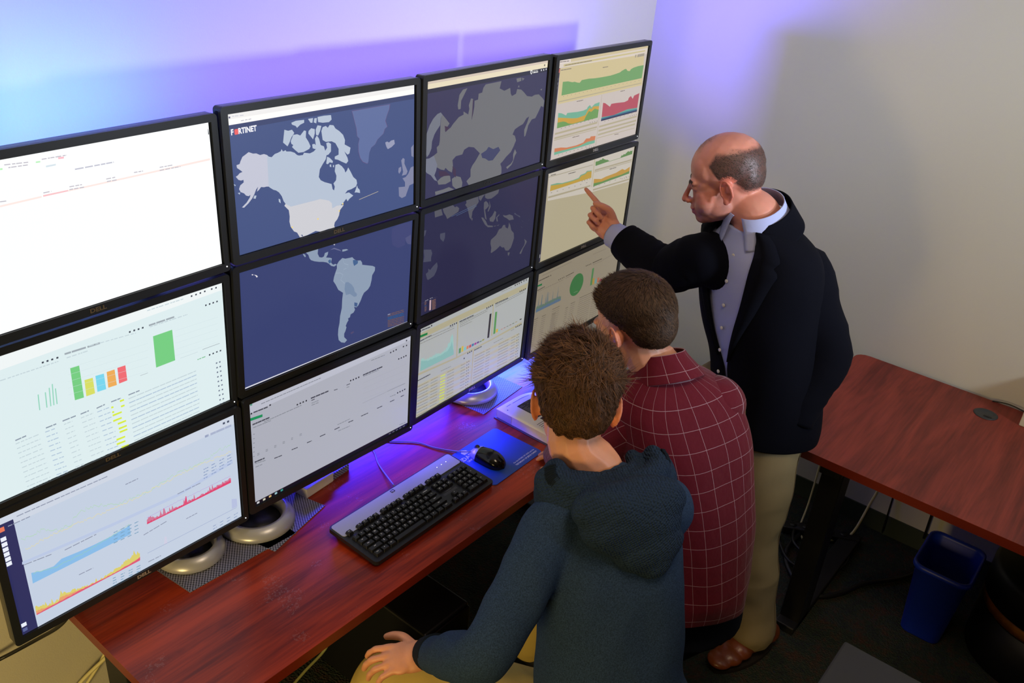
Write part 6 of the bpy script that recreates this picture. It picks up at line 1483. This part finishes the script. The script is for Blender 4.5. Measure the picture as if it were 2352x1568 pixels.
sleeve([C_RE.lerp(C_RW, .66), C_RE.lerp(C_RW, .82), C_RE.lerp(C_RW, 1.02)], [.040, .041, .039], 'shirt_cuff', ds, 28, .001, SB)
sleeve([C_LE.lerp(C_LW, .78), C_LE.lerp(C_LW, .9), C_LE.lerp(C_LW, 1.03)], [.048, .052, .052], 'shirt_cuff', ds, 28, .001, SB)
cdir = (C_RW - C_RE).normalized(); vw = (cam.location - C_RW); pr_ = (vw - cdir * vw.dot(cdir)).normalized(); dn2 = cdir.cross(pr_); dn2 = dn2 if dn2.z < 0 else -dn2
bm = bmesh.new(); lathe(bm, [(0, 0), (.0055, 0), (.006, .0015), (0, .0025)], 14); bd = (pr_ * .75 + dn2 * .65).normalized(); bm.transform(Matrix.Translation(C_RE.lerp(C_RW, .885) + bd * .0405) @ V3(0, 0, 1).rotation_difference(bd).to_matrix().to_4x4()); obj('button', bm, M['pearl'], ds)
ad = (C_LW - C_LE).normalized(); od = V3(.62, -.72, -.1); od = (od - ad * od.dot(ad)).normalized()
for k in range(4):
    bm = bmesh.new(); lathe(bm, [(0, 0), (.0075, 0), (.008, .002), (.005, .0045), (0, .005)], 16); bm.transform(Matrix.Translation(C_LE.lerp(C_LW, .87 - .075 * k) + od * .0685) @ V3(0, 0, 1).rotation_difference(od).to_matrix().to_4x4()); obj('brass_button', bm, M['brass'], slv)
# trousers, belt line hidden by the blazer
bm = bmesh.new()
loft(bm, [(tpos(1.392, -.75, .96), lH, fH, .165, .125), (tpos(1.395, -.755, .86), lH, fH, .185, .135), (tpos(1.395, -.76, .78), lH, fH, .180, .130)], 4, 32)
limb(bm, [tpos(1.382, -.835, .86), tpos(1.366, -.855, .66), tpos(1.355, -.865, .46), tpos(1.352, -.90, .26), tpos(1.350, -.925, .085)], [.098, .092, .078, .074, .074], 7, 24)
limb(bm, [tpos(1.40, -.68, .86), tpos(1.40, -.66, .66), tpos(1.40, -.645, .46), tpos(1.41, -.635, .26), tpos(1.42, -.625, .085)], [.098, .092, .078, .074, .074], 7, 24)
me = remesh(bm, .0075, 5, .5, 'trousers'); crease(me, .009, 7, (1, 1, .8), 21, lambda c: .5 + .8 * max(0, min(1, (.95 - c[2]) / .6))); tr = link('trousers', me, T_C, pC)
ttr = surf_tree(me); bm = bmesh.new(); pts = []
for k in range(16):
    z_ = .84 - k * .049; px_2 = 1.312 - .022 * min(k / 9, 1); h = ttr.ray_cast(V3(px_2 + .02, -1.3, z_), V3(0, 1, 0))
    if h[0] is not None: pts.append(h[0] + V3(0, -.0008, 0))
tube(bm, pts, .0016, 6, 3); obj('side_seam', bm, mat('seam_shadow_thread', srgb(112, 98, 72), .9), tr)
BR = mat('brown_leather', srgb(112, 54, 24), .34, bump=(38, .35, .004), vary=(14, .18)); SO = mat('dark_sole', srgb(30, 22, 18), .6)
shoe(pC, cpos(1.425, -.955, 0), cpos(1.155, -.862, 0), BR, SO, 'shoe', .050, .09); shoe(pC, V3(1.50, -.64, 0), V3(1.24, -.60, 0), BR, SO, 'shoe', .050)
